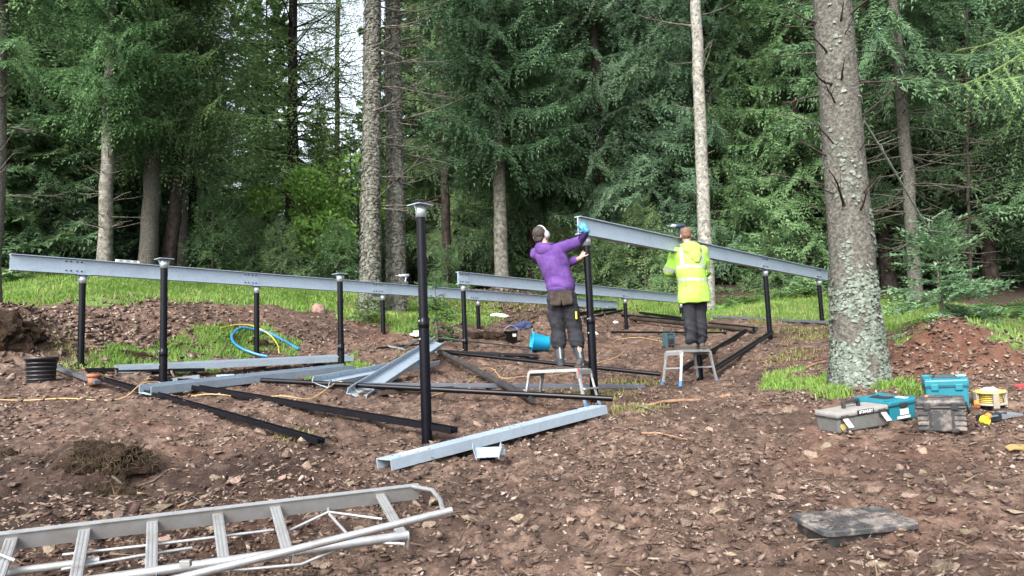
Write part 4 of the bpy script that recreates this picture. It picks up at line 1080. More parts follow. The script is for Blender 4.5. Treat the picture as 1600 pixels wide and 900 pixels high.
D_, FW_, T_ = .220, .045, .010
IB = [(-FW_, 0), (FW_, 0), (FW_, T_), (.006, T_), (.006, D_ - T_), (FW_, D_ - T_), (FW_, D_), (-FW_, D_), (-FW_, D_ - T_), (-.006, D_ - T_), (-.006, T_), (-FW_, T_)]
def beam(row, s0, s1, joints, label):
    o = O0 + U * ROWS[row][1] + W * ROWS[row][0]; o.z = HZ + .001
    e = empty('steel_beam', frame(o, U), label, 'beam', 'bolted steel beams on the posts')
    cuts = [s0] + [j for j in joints if s0 < j < s1] + [s1]
    for a, b in zip(cuts, cuts[1:]):
        m = MB(); m.extrude(IB, a + .002, b - .002); m.build('beam_section', 'galvanised', e)
    for j in joints:
        if not s0 - .01 < j < s1 + .01: continue
        m = MB(); c = min(max(j, s0 + .16), s1 - .16); m.box((c, -.0095, D_ / 2), (.30, .005, D_ - 2 * T_ - .006), ch=.001); pl = m.build('splice_plate', 'galvanised', e)
        for bx in (-.10, -.04, .04, .10):
            for bz in (.045, D_ - .045):
                m = MB(); m.tube([(c + bx, -.012, bz), (c + bx, -.024, bz)], .012, n=6); m.build('bolt', 'bolt_dark', pl)
    return e
beam(2, -.91, STEP * 5 + .25, [STEP * k - .12 for k in range(6)], 'long grey steel beam at the rear, from the left edge to behind the purple worker')
beam(1, STEP * 2 - .14, STEP * 5 + .22, [STEP * k for k in (2, 4, 5)], 'grey steel beam in the middle, its left end standing above the rear beam')
beam(0, STEP * 1 - .17, STEP * 5 + .5, [STEP * k for k in (3, 4)], 'grey steel beam being fixed by both workers, reaching behind the big trunk')

# ------------------------------------------------------------------ loose steel and timber on the ground
def lay(pa, pb, la=0, lb=0, q=.88):
    """two ground points under picture points, lifted so that the bar rests on the relief"""
    a = on_ground(*pa) if len(pa) == 2 else at(*pa); b = on_ground(*pb) if len(pb) == 2 else at(*pb)
    t = np.linspace(0, 1, 40); xs = a.x + (b.x - a.x) * t; yy = a.y + (b.y - a.y) * t
    up = float(np.quantile(surf_z(xs, yy) - (a.z + (b.z - a.z) * t), q))
    up = max(min(up, .13), -.03)
    return a + Vector((0, 0, up + la)), b + Vector((0, 0, up + lb))
def channel(a, b, w, h, label, material='galvanised', up=True, t=.008, roll=0, lip=.0, name='steel_channel', cat='steel channel', group='galvanised channels lying loose on the ground', holes=True):
    z = Matrix.Rotation(roll, 3, (b - a).normalized()) @ Vector((0, 0, 1))
    L = (b - a).length; e = empty(name, frame(a, b - a, z), label, cat, group)
    if up: P = [(-w / 2, 0), (w / 2, 0), (w / 2, h), (w / 2 - t, h), (w / 2 - t, t), (-w / 2 + t, t), (-w / 2 + t, h), (-w / 2, h)]
    else: P = [(-w / 2, 0), (-w / 2 + t, 0), (-w / 2 + t, h - t), (w / 2 - t, h - t), (w / 2 - t, 0), (w / 2, 0), (w / 2, h), (-w / 2, h)]
    m = MB(); m.extrude(P, 0, L); m.build('channel_body', material, e)
    if holes:
        m = MB(); zz = h + .001 if not up else t + .001
        for x0 in (.12, .3, .42, L - .12, L - .3, L * .5, L * .5 + .15):
            for y in (-w * .25, w * .25): m.tube([(x0, y, zz - .002), (x0, y, zz + .001)], .009, n=8)
        for x0 in (.15, .3, .6, 1.0, 1.4, L - .2):
            if x0 < L and up: m.tube([(x0, w / 2 - t - .0015, h * .5), (x0, w / 2 - t + .001, h * .5)], .008, n=6)
        tag(m.build('bolt_holes', 'bolt_dark', e), kind='stuff')
    return e
a, b = lay((601, 742), (938, 652), .01, .01)
e = channel(a, b, .20, .085, 'long grey box channel lying in front with its dark open end towards the viewer', up=False)
m = MB(); m.box((.32, .02, .0865), (.22, .085, .003)); m.build('paper_label', 'paper', e) if 'paper' in MATS else None
a, b = lay((226, 627), (545, 592), .015, .06); channel(a, b, .21, .095, 'grey channel on the ground at left, nearer of two, crossed by the yellow cable', roll=.14)
a, b = lay((182, 586), (548, 569), .02, .05); channel(a, b, .21, .095, 'grey channel on the ground at left, farther of two, under the blue hose', roll=.14)
a, b = lay((500, 614), (676, 583), .03, .10); channel(a, b, .235, .075, 'open grey channel left of the tallest post, laid across another', roll=.34)
a, b = lay((556, 624), (686, 556), .0, .20); channel(a, b, .235, .075, 'open grey channel tilted up under its neighbour beside the tallest post', roll=.38)

def rail(pa, pb, label, kind='pipe', s=.03, material='black_rail', la=0, lb=0, name='steel_rail', cat='rail', group='dark rails and pipes lying on the soil', w=None):
    a, b = lay(pa, pb, la, lb); L = (b - a).length
    e = empty(name, frame(a, b - a), label, cat, group); m = MB()
    if kind == 'pipe':
        m.lathe([(s * .75, -.02), (s * .75, 0), (s, 0)], 12) if False else None
        m.tube([(0, 0, s), (L * .5, 0, s), (L, 0, s)], s, n=12); m.build('pipe', material, e)
        m = MB(); m.tube([(-.001, 0, s), (-.0025, 0, s)], s * .8, n=12); m.tube([(L + .001, 0, s), (L + .0025, 0, s)], s * .8, n=12); m.build('pipe_bore', 'bolt_dark', e)
    elif kind == 'angle':
        t = .006; m.extrude([(-s / 2, 0), (s / 2, 0), (s / 2, t), (-s / 2 + t, t), (-s / 2 + t, s), (-s / 2, s)], 0, L); m.build('angle_bar', material, e)
    elif kind == 'rail':
        t = .006; w = w or s * 1.6
        m.extrude([(-w / 2, 0), (w / 2, 0), (w / 2, s), (w / 2 - t, s), (w / 2 - t, t), (t, t), (t, s * .8), (-t, s * .8), (-t, t), (-w / 2 + t, t), (-w / 2 + t, s), (-w / 2, s)], 0, L); m.build('rail_body', material, e)
    elif kind == 'flat':
        w = w or s * 3; m.box((L / 2, 0, s / 2), (L, w, s), ch=.004); m.build('board', material, e)
    return e
rail((158, 609), (502, 714), 'black rail running forward from the terracotta pot on the left', 'rail', .045, w=.075)
rail((84, 582), (152, 611), 'grey faced rail between the black tub and the terracotta pot', 'flat', .045, 'grey_rail', w=.07, lb=.03)
rail((305, 620), (710, 691), 'wide black rail ending against the front box channel', 'rail', .055, w=.11)
rail((408, 611), (958, 645), 'long black pipe passing in front of the tallest post and under the platform', 'pipe', .030, la=.03, lb=.05)
rail((556, 613), (1006, 614), 'long grey topped rail lying behind the tallest post', 'flat', .055, 'grey_rail', w=.07)
rail((688, 560), (832, 640), 'dusty dark pipe lying slantwise right of the tallest post', 'pipe', .043, 'dusty_rail', la=.02, lb=.02)
rail((686, 557), (1032, 594), 'long black pipe behind the legs of the worker in purple', 'pipe', .032, la=.03, lb=.03)
rail((684, 553), (842, 560), 'wide black channel at the foot of the middle beam post', 'rail', .045, w=.15)
rail((684, 538), (842, 553), 'thin dull rail in front of the cut turf bank', 'flat', .03, 'black_rail', w=.05, la=.05, lb=.03)
rail((590, 549), (688, 541), 'thin black rod left of the middle beam post', 'pipe', .018)
rail((682, 540), (716, 532), 'short black rod in the hollow under the turf bank', 'pipe', .02)
rail((592, 622), (706, 614), 'muddy dark plank under the grey topped rail', 'flat', .05, 'mud_wood', name='timber_post', cat='timber', group=None, w=.10)
rail((955, 524), (1135, 526), 'thin black rod lying behind the radio', 'pipe', .022)
rail((985, 502), (1178, 523), 'long dark pole with a pale end lying behind the radio', 'pipe', .05, 'mud_wood')
rail((904, 497), (962, 490), 'dark bar at the far end of the rear beam, upper one', 'pipe', .04)
rail((912, 506), (972, 492), 'dark bar at the far end of the rear beam, lower one', 'pipe', .035)
rail((972, 495), (1082, 505), 'black pipe behind the middle beam post by the grass', 'pipe', .035)
rail((1000, 491), (1066, 500), 'short black pipe nearest the grass edge', 'pipe', .04)
rail((1112, 499), (1312, 510), 'grey rail lying along the grass edge right of the worker in yellow', 'flat', .05, 'grey_rail', w=.07)
rail((1108, 514), (1182, 523), 'black pipe pointing right from behind the worker in yellow', 'pipe', .045)
rail((1066, 590), (1166, 527), 'black pole slanting up behind the stool', 'pipe', .042)
rail((1114, 593), (1207, 531), 'black pole slanting up to the foot of the right hand post', 'pipe', .040)
rail((134, 588), (318, 587), 'black rail half hidden under the farther grey channel', 'rail', .05, w=.09)
rail((238, 600), (330, 608), 'black rail under the bright metal offcut', 'rail', .05, w=.09)
# fittings

bk = on_ground(762, 727)
e = empty('post_bracket', frame(bk + Vector((0, 0, .015)), Vector((math.cos(.05), math.sin(.05), .0)), gnormal(bk.x, bk.y)), 'galvanised bracket with upturned side plates in front of the box channel', 'bracket')
m = MB(); m.box((0, .06, .075), (.20, .15, .006), rot=Matrix.Rotation(.30, 3, 'X')); m.build('plate', 'galvanised', e)
for s in (-1, 1):
    m = MB(); m.box((s * .103, .06, .09), (.006, .16, .10), rot=Matrix.Rotation(s * .28, 3, 'Y')); m.build('side_plate', 'galvanised', e)
m = MB(); m.box((0, .09, .035), (.13, .03, .06)); m.build('foot', 'black_steel', e)
m = MB(); m.add([(.105, .0, .06), (.145, .02, .07), (.15, .10, .085), (.105, .12, .08)], [(0, 1, 2, 3)]); m.build('ear', 'galvanised', e)
p = on_ground(352, 604)
e = empty('metal_offcut', frame(p + Vector((0, 0, .02)), Vector((.9, .3, 0))), 'small grey channel offcut standing behind the nearer left channel', 'metal offcut')
m = MB(); m.extrude([(-.04, 0), (.05, 0), (.05, .006), (-.034, .006), (-.034, .134), (.05, .134), (.05, .14), (-.04, .14)], -.11, .11); m.build('offcut_body', 'galvanised', e)
p = on_ground(288, 604)
e = empty('metal_offcut', frame(p + Vector((0, 0, .05)), Vector((.8, .6, .1))), 'bright folded metal offcut between the two left channels', 'metal offcut')
m = MB(); m.extrude([(-.10, .0), (-.094, .0), (-.094, .075), (.10, .055), (.10, .061), (-.10, .082)], -.16, .17); m.build('offcut_body', 'galvanised_bright', e)

# cables and hoses
def hose(name, pts, r, label, material, cat, lift=0.025, sub=6):
    g = []
    for p in pts:
        v = on_ground(p[0], p[1]); v.z = sz(v.x, v.y) + r + lift + (p[2] if len(p) > 2 else 0); g.append(v)
    out_ = []
    for i in range(len(g) - 1):
        p0, p1, p2, p3 = g[max(i - 1, 0)], g[i], g[i + 1], g[min(i + 2, len(g) - 1)]
        for k in range(sub):
            t = k / sub; out_.append(.5 * ((2 * p1) + (p2 - p0) * t + (2 * p0 - 5 * p1 + 4 * p2 - p3) * t * t + (3 * p1 - p0 - 3 * p2 + p3) * t ** 3))
    out_.append(g[-1]); o0 = out_[0].copy(); m = MB(); m.tube([v - o0 for v in out_], r, n=8)
    return tag(m.build(name, material, None, o0), label, cat)
plain('yellow_cable', (.50, .34, .14), rough=.6); plain('blue_hose', (.03, .22, .50), rough=.35); plain('yellow_hose', (.62, .46, .08), rough=.45)
hose('cable', [(-30, 628), (40, 626), (100, 627), (160, 629), (195, 627), (222, 621, .09), (252, 616, .11), (275, 622), (330, 629), (395, 626), (440, 632), (485, 629), (515, 618, .05), (530, 613, .06), (545, 615, .04), (560, 622)], .0065, 'yellow extension cable winding across the soil at left', 'yellow_cable', 'cable')
hose('cable', [(676, 622), (705, 614), (735, 602), (757, 592, .06), (772, 590, .08), (785, 598), (820, 598), (860, 590), (905, 578), (935, 567), (962, 561), (975, 552)], .006, 'yellow extension cable running from the muddy post to behind the platform', 'yellow_cable', 'cable')
hose('cable', [(958, 540), (968, 534), (1000, 531), (1035, 536)], .006, 'pale thin cable lying left of the radio', 'yellow_cable', 'cable')
hose('hose', [(425, 528, .02), (398, 523, .04), (376, 524, .05), (363, 533, .05), (365, 545, .05), (380, 556, .04), (402, 562, .02), (418, 565)], .022, 'blue water pipe curled round a post in the turf patch', 'blue_hose', 'hose')
hose('hose', [(424, 530, .03), (436, 536, .03), (452, 544, .02), (467, 552)], .022, 'straight end of blue pipe lying right of the curled pipe', 'blue_hose', 'hose')
hose('hose', [(345, 520, .03), (368, 516, .05), (390, 517, .06), (408, 524, .06), (424, 534, .05), (434, 546, .02), (436, 556)], .012, 'yellow pipe arching over the turf by the blue pipe', 'yellow_hose', 'hose')
# roots and sticks
def stick(pts, r, label, material='wood_root', name='stick', cat='stick'):
    g = []
    for p in pts: v = on_ground(*p[:2]); v.z = sz(v.x, v.y) + r * .8; g.append(v)
    o0 = g[0].copy(); m = MB(); n = len(g); m.tube([v - o0 for v in g], [r * (1 - .6 * i / (n - 1)) for i in range(n)], n=7); return tag(m.build(name, material, None, o0), label, cat)
stick([(1140, 623), (1105, 627), (1065, 631), (1035, 634), (1005, 637), (985, 639)], .030, 'peeled orange brown root lying right of the platform', name='root', cat='root')
stick([(982, 640), (1005, 641), (1038, 648)], .020, 'dark broken stick at the end of the peeled root', 'dead_twig')
stick([(1003, 691), (1030, 689), (1078, 693)], .012, 'thin brown twig on the bare soil right of the box channel')
stick([(958, 678), (975, 672), (990, 665)], .010, 'short brown twig near the end of the box channel')
stick([(1255, 580), (1270, 572), (1290, 568)], .022, 'reddish root end left of the big trunk')
stick([(175, 748), (200, 757), (240, 752), (262, 741)], .012, 'crooked twig across the upturned sod', 'dead_twig')
stick([(270, 800), (300, 780), (325, 792)], .008, 'thin twig right of the upturned sod', 'dead_twig')

# ------------------------------------------------------------------ stools
def stool(mw, L, Wd, H, label, splay=.20):
    e = empty('work_platform', mw, label, 'step stool')
    m = MB(); m.box((0, 0, H - .02), (L, Wd, .035), ch=.006); pf = m.build('platform', 'aluminium', e)
    for y in (-.35, -.12, .12, .35):
        m = MB(); m.box((0, y * Wd, H + .0005), (L * .94, .035, .006)); m.build('tread_rib', 'aluminium_grey', pf)
    for sx in (-1, 1):
        for sy in (-1, 1):
            a = Vector((sx * L * .49, sy * Wd * .46, H - .03)); b = Vector((sx * (L * .49 + H * .20), sy * (Wd * .46 + H * .05), .0))
            m = MB(); d = (b - a); rt = d.to_track_quat('Z', 'Y').to_matrix(); m.box((a + b) / 2, (.036, .024, d.length), rot=rt, ch=.004); lg = m.build('leg', 'aluminium', e)
            m = MB(); m.box(b + Vector((0, 0, .035)) - d.normalized() * .0, (.042, .032, .08), rot=rt, ch=.006); m.build('foot', 'blue_plastic_foot', lg)
            m = MB(); m.box(a + d.normalized() * .04, (.055, .030, .08), rot=rt, ch=.004); m.build('hinge', 'aluminium_grey', lg)
        k = .5; a = Vector((sx * (L * .49 + H * splay * k), -Wd * .5, H * (1 - k))); b = a.copy(); b.y = Wd * .5
        m = MB(); m.box((a + b) / 2, (.035, Wd * 1.0, .022), ch=.004); m.build('rung', 'aluminium', e)
        m = MB(); m.box((sx * L * .505, 0, H - .045), (.02, Wd, .05), ch=.003); m.build('end_plate', 'aluminium_grey', e)
    return e
S1 = at(878, 577, 9.28); g = gz(S1.x, S1.y); P1Z = S1.z
ST1 = Matrix.Translation((S1.x - .03, S1.y - .02, P1Z - .47)) @ Matrix.Rotation(R(-33), 4, 'Z')
e = stool(ST1, .68, .33, .47, 'blue footed aluminium work platform under the worker in purple', .32)
m = MB(); m.box((.345, -.1665, .43), (.03, .004, .07)); m.build('sticker', 'red_sticker', e)
S2 = at(1075, 547, 11.0); P2Z = S2.z
ST2 = Matrix.Translation((S2.x, S2.y, P2Z - .50)) @ Matrix.Rotation(R(38), 4, 'Z')
stool(ST2, .62, .30, .50, 'plain white aluminium step stool under the worker in yellow')

# ------------------------------------------------------------------ trestle ladder in front
def ladder():
    A0, A1 = at(0, 836, 3.88), at(655, 759, 4.76)
    B1 = at(638, 836, 4.26)
    ux = (A1 - A0); ux.normalize()
    A0 = A0 - ux * .7
    across = B1 - at(600, 770, 4.70)
    e = empty('ladder', A1, 'white aluminium stepladder with braces lying on the soil in front', 'ladder')
    def P(v): return v - A1
    nz = ux.cross(across).normalized(); nz = nz if nz.z > 0 else -nz
    # far side rail: channel section
    fm_ = frame(A0 - A1, A1 - A0, nz); L = (A1 - A0).length; m = MB()
    for poly in ([(-.012, -.085), (.0, -.085), (.0, 0), (-.012, 0)],):
        pass
    m.extrude([(-.006, -.085), (.03, -.085), (.03, -.079), (0, -.079), (0, -.005), (.03, -.005), (.03, .001), (-.006, .001)], 0, L)
    m.v = [fm_ @ v for v in m.v]; m.build('side_rail', 'aluminium_grey', e)
    m = MB(); m.box((L / 2, .006, .0045), (L, .034, .006), ch=.001); m.v = [fm_ @ v for v in m.v]; m.build('rail_edge', 'aluminium', e)
    # handrail tube with its bend
    C1, C0 = at(703, 798, 4.10), at(262, 908, 3.50); C0 = C0 + (C0 - C1).normalized() * .6
    m = MB(); m.tube([P(v) for v in (C0, C1 - (C1 - C0).normalized() * .0, C1 + (C1 - C0).normalized() * .01)], .019, n=14); m.build('handrail', 'aluminium', e)
    k1 = at(688, 781, 4.35)
    m = MB(); m.tube([P(v) for v in (A1 + ux * -.04, at(676, 766, 4.58), k1, at(692, 797, 4.11))], .0135, n=12); m.build('hoop_end', 'aluminium', e)
    # lower rail
    D1 = B1 + Vector((0, 0, .0)); D0 = D1 - ux * 2.6
    m = MB(); m.tube([P(D0), P(D1)], .024, n=14); m.build('lower_rail', 'aluminium', e)
    m = MB(); m.tube([P(D0 + Vector((-.1, .36, .02))), P(D0 + Vector((.9, .70, .05)))], .02, n=10); m.build('spare_tube', 'aluminium_grey', e)
    # treads
    for px in (-110, 18, 132, 238, 340, 430, 594):
        t = (px) / 655; # position along the far rail by picture column
        # solve for the rail point in that column
        lo, hi = 0.0, 1.0
        for _ in range(30):
            md = (lo + hi) / 2; v = A0.lerp(A1, md) - Vector((0, 0, CAMZ)); x = 800 + FPX * v.dot(RT) / v.dot(FW)
            if x < px: lo = md
            else: hi = md
        a = A0.lerp(A1, lo) - nz * .03; b = a + across * 1.0
        rt = frame(Vector(), b - a, nz).to_3x3()
        m = MB(); m.box((a + b) / 2 - A1, ((b - a).length, .055, .022), rot=rt, ch=.004); tr = m.build('tread', 'aluminium', e)
        for y_ in (-.018, 0, .018):
            m = MB(); m.box((a + b) / 2 - A1 + rt @ Vector((0, y_, .0115)), ((b - a).length * .9, .006, .004), rot=rt); m.build('tread_rib', 'aluminium_grey', tr)
        m = MB(); m.box(b - (b - a) * .12 - nz * .03 + ux * .022 - A1, (.16, .004, .07), rot=rt); m.build('tread_gusset', 'aluminium_grey', tr)
    # thin braces with kinks
    def rod(*q, r=.0085): m = MB(); m.tube([P(at(*v)) for v in q], r, n=8); m.build('brace', 'aluminium', e)
    rod((98, 867, 3.95), (250, 850, 4.1), (428, 828, 4.35)); rod((96, 890, 3.8), (215, 869, 3.95), (300, 856, 4.1))
    rod((-40, 850, 3.8), (24, 876, 3.7))
    rod((452, 829, 4.35), (513, 800, 4.5), (597, 811, 4.5)); rod((330, 894, 3.9), (402, 888, 3.95), (470, 882, 4.0), (555, 846, 4.2), (632, 850, 4.2))
    rod((512, 786, 4.62), (514, 803, 4.5), (546, 838, 4.25), (553, 848, 4.18)); rod((553, 848, 4.18), (600, 845, 4.2), (628, 838, 4.26), r=.007)
    rod((552, 832, 4.2), (553, 846, 4.18), r=.012)
    # safety chain
    q = random.Random(4); c0, c1 = at(214, 868, 4.0), at(255, 898, 3.78)
    for i in range(14):
        m = MB(); c = c0.lerp(c1, i / 13) + Vector((q.gauss(0, .008), q.gauss(0, .008), 0)); d = Vector((math.cos(i * 1.7), math.sin(i * 1.7), .3)) * .012
        m.tube([P(c - d), P(c + d)], .004, n=5); m.build('chain_link', 'aluminium_grey', e)
    m = MB(); m.box(P(at(290, 880, 3.66)), (.05, .03, .03), ch=.004); m.build('latch', 'aluminium_grey', e)
ladder()

# ================================================================== TOOLS AND BOXES
plain('teal_plastic', (0.012, 0.185, 0.250), rough=.42, var=.08, dirt=((.10, .10, .10), 9, .60, .95))
plain('dark_grip', (0.018, 0.025, 0.035), rough=.5)
plain('black_plastic', (0.020, 0.021, 0.023), rough=.5, dirt=((.15, .12, .10), 8, .50, .80))
plain('black_tub', (0.014, 0.014, 0.018), rough=.45, dirt=((.07, .05, .05), 10, .62, .9))
plain('dusty_black', (0.040, 0.041, 0.044), rough=.65, dirt=((.30, .265, .24), 9, .47, .68))
plain('toolbox_steel', (0.20, 0.21, 0.205), rough=.5, metal=.35, dirt=((.15, .125, .11), 8, .50, .80))
plain('toolbox_lid', (0.33, 0.325, 0.31), rough=.55, metal=.2, dirt=((.2, .165, .14), 8, .52, .82))
plain('bright_latch', (0.72, 0.74, 0.74), rough=.35, metal=.6)
plain('white_print', (.80, .80, .80), rough=.6, var=.02)
plain('reel_yellow', (.46, .41, .13), rough=.5, dirt=((.4, .38, .3), 9, .55, .8)); plain('reel_grey', (.30, .27, .23), rough=.7); plain('reel_white', (.72, .72, .70))
plain('orange', (.55, .22, .06)); plain('tool_grey', (.32, .35, .40), rough=.4, metal=.5); plain('tool_yellow', (.72, .60, .04), rough=.45)
plain('cyan_tub', (0.0, 0.33, 0.62), rough=.45, var=.05); plain('terracotta', (.36, .13, .065), rough=.85)
plain('blue_cloth', (.030, .045, .13), rough=.9); plain('red_paint', (.55, .05, .06), rough=.45); plain('glove_yellow', (.26, .19, .07), rough=.9)
plain('radio_teal', (.04, .085, .10), rough=.5); plain('drill_blue', (.02, .04, .07), rough=.45)
mat('boulder', [(.3, (.22, .13, .105)), (.7, (.42, .29, .24))], scale=5, rough=.9, bump=.5, bscale=20, spec=.15)
def text_mesh(txt, size, material, parent, mw, depth=.0006):
    cu = bpy.data.curves.new('lettering', 'FONT'); cu.body = txt; cu.size = size; cu.align_x = 'CENTER'; cu.align_y = 'CENTER'; cu.extrude = depth; cu.offset = size * .025
    o = bpy.data.objects.new('tmp', cu); COL.objects.link(o); bpy.context.view_layer.update()
    me = bpy.data.meshes.new_from_object(o.evaluated_get(bpy.context.evaluated_depsgraph_get())); bpy.data.objects.remove(o)
    me.materials.clear(); me.materials.append(MATS[material]); o = bpy.data.objects.new('lettering', me); link(o, parent); o.matrix_local = mw; return o
def stand(px, py, ang, up=True, sink=.0, d=None):
    p = on_ground(px, py) if d is None else at(px, py, d)
    zs = surf_z(np.array([p.x, p.x + .12, p.x - .12, p.x, p.x]), np.array([p.y, p.y, p.y, p.y + .12, p.y - .12]))
    p.z = float(zs.mean()) - sink
    n = gnormal(p.x, p.y, .25) if up else Vector((0, 0, 1))
    n = (n * .7 + Vector((0, 0, .3))).normalized()
    return frame(p, Vector((math.cos(R(ang)), math.sin(R(ang)), 0)) - n * n.dot(Vector((math.cos(R(ang)), math.sin(R(ang)), 0))), n)
Xr = lambda a: Matrix.Rotation(a, 4, 'X')
Tr = lambda *v: Matrix.Translation(v)
# grey metal toolbox
e = empty('toolbox', stand(1333, 668, 19), 'muddy grey metal toolbox with raised handle and two open bright latches', 'toolbox')
L, Wd, H = .52, .25, .175
m = MB(); m.box((0, 0, H * .36), (L, Wd, H * .70), ch=.012, taper=.96); m.build('body', 'toolbox_steel', e)
m = MB(); m.box((0, 0, H * .035), (L * .985, Wd * .985, H * .09), ch=.008); m.build('base', 'black_plastic', e)
m = MB(); m.box((0, 0, H * .84), (L + .012, Wd + .012, H * .26), ch=.018); lid = m.build('lid', 'toolbox_lid', e)
m = MB(); m.box((0, 0, H * .715), (L + .016, Wd + .016, H * .07), ch=.004); m.build('seal_band', 'black_plastic', e)
m = MB(); m.box((0.02, -Wd / 2 - .010, H * .845), (L * .32, .010, H * .20), ch=.003); pl = m.build('name_plate', 'black_plastic', lid)
m = MB()
for s in (-1, 1): m.box((s * .075, 0, H * .97 + .025), (.022, .03, .05), ch=.004)
m.box((0, 0, H * .97 + .052), (.172, .032, .024), ch=.008); m.build('handle', 'black_plastic', e)
for i in (-1, 0, 1):
    m = MB(); m.box((i * .17, 0, H * .975), (.12, Wd * .7, .006), ch=.003); m.build('lid_panel', 'toolbox_lid', lid)
for s in (-1, 1):
    m = MB(); m.box((s * L * .37, -Wd / 2 - .010, H * .66), (.07, .016, .055), ch=.004); lt = m.build('latch_mount', 'black_plastic', e)
    m = MB(); m.box((s * L * .37, -Wd / 2 - .042, H * .50), (.052, .006, .095), rot=Matrix.Rotation(-.75, 3, 'X'), ch=.002); m.build('latch', 'bright_latch', lt)
m = MB(); m.tube([(-L * .40, -Wd / 2 + .006, H * .3), (-L * .40, -Wd / 2 - .004, H * .3)], .028, n=14); m.build('sticker', 'reel_yellow', e)
text_mesh('STANLEY', .034, 'white_print', lid, Tr(.02, -Wd / 2 - .0165, H * .845) @ Xr(math.pi / 2))
# teal stacking cases
def case(mw, label, H, sticker=True, L=.395, Wd=.295):
    e = empty('tool_case', mw, label, 'tool case', 'teal plastic tool cases')
    m = MB(); m.box((0, 0, H * .40), (L * .96, Wd * .96, H * .80), ch=.014, taper=.97); m.build('body', 'teal_plastic', e)
    m = MB(); m.box((0, 0, H * .87), (L, Wd, H * .26), ch=.016); lid = m.build('lid', 'teal_plastic', e)
    m = MB(); m.box((0, 0, H * .735), (L * .985, Wd * .985, .008)); m.build('seam', 'dark_grip', e)
    for s in (-1, 1):
        for t in (-1, 1):
            m = MB(); m.box((s * L * .40, t * Wd * .40, H + .003), (.06, .05, .010), ch=.004); m.build('stack_lug', 'teal_plastic', lid)
    m = MB(); m.box((0, -.02, H + .002), (.19, .10, .008), ch=.004); m.build('handle_recess', 'dark_grip', lid)
    m = MB(); m.box((0, -.05, H + .008), (.16, .022, .014), ch=.005)
    for s in (-1, 1): m.box((s * .075, -.015, H + .008), (.02, .07, .012), ch=.004)
    m.build('handle', 'dark_grip', lid)
    m = MB(); m.box((.12, .07, H + .0012), (.10, .045, .004)); m.build('lid_badge', 'white_print', lid)
    for sx, sy in ((-1, 0), (1, 0), (-.45, -1), (.45, -1)):
        m = MB()
        if sy == 0: m.box((sx * (L * .5 + .003), 0, H * .74), (.014, .075, H * .22), ch=.004)
        else: m.box((sx * L * .6, -(Wd * .5 + .003), H * .74), (.055, .014, H * .20), ch=.004)
        m.build('clip', 'dark_grip' if sy == 0 else 'teal_plastic', e)
    if sticker:
        m = MB(); m.box((L * .487, .01, H * .42), (.004, .09, H * .30)); m.build('paper_label', 'paper', e)
        m = MB(); m.box((L * .485, .0, H * .16), (.004, .14, H * .12)); m.build('paper_label', 'paper', e)
        m = MB(); m.box((L * .4885, .03, H * .42), (.002, .03, H * .12)); m.build('label_print', 'tool_grey', e)
    return e
case(stand(1384, 652, -70), 'teal plastic tool case with paper labels behind the grey toolbox', .175)
case(stand(1480, 640, -24), 'teal plastic tool case standing behind the black toolbox', .25, False, .33, .30)
# black toolbox
e = empty('toolbox', stand(1473, 671, -29), 'tall dusty black plastic toolbox with ribbed front', 'toolbox')
L, Wd, H = .345, .25, .245
m = MB(); m.box((0, 0, H * .36), (L * .94, Wd * .94, H * .72), ch=.012, taper=.93); m.build('body', 'dusty_black', e)
m = MB(); m.box((0, 0, H * .76), (L, Wd, H * .10), ch=.010); m.build('rim', 'black_plastic', e)
m = MB(); m.box((0, 0, H * .90), (L * .96, Wd * .94, H * .20), ch=.022); lid = m.build('lid', 'dusty_black', e)
m = MB(); m.box((0, .0, H + .001), (L * .5, Wd * .35, .008), ch=.003); m.build('lid_recess', 'black_plastic', lid)
m = MB(); m.box((-.01, .0, H + .010), (L * .40, .03, .016), ch=.006); m.build('handle', 'black_plastic', lid)
m = MB(); m.box((-.07, .03, H + .008), (.07, .035, .012), ch=.003); m.build('tray_clip', 'orange', lid)
for s in (-1, 1):
    m = MB(); m.box((s * L * .27, -Wd * .5 - .004, H * .82), (.05, .018, .055), ch=.004); m.build('latch', 'black_plastic', e)
    m = MB(); m.box((s * L * .22, -Wd * .475, H * .33), (.018, .014, H * .62), ch=.003); m.build('upright_rib', 'black_plastic', e)
    for k in range(4):
        m = MB(); m.box((s * L * .365, -Wd * .470, H * (.10 + .16 * k)), (.075, .012, .024), ch=.003); m.build('front_rib', 'dusty_black', e)
    m = MB(); m.box((s * L * .25, -Wd * .468, H * .05), (.05, .02, .03), ch=.004); m.build('foot', 'black_plastic', e)
m = MB(); m.tube([(L * .51, -Wd * .3, H * .80), (L * .54, -Wd * .25, H * .55), (L * .54, 0, H * .5), (L * .51, .08, H * .8)], .007, n=6); m.build('side_handle', 'black_plastic', e)
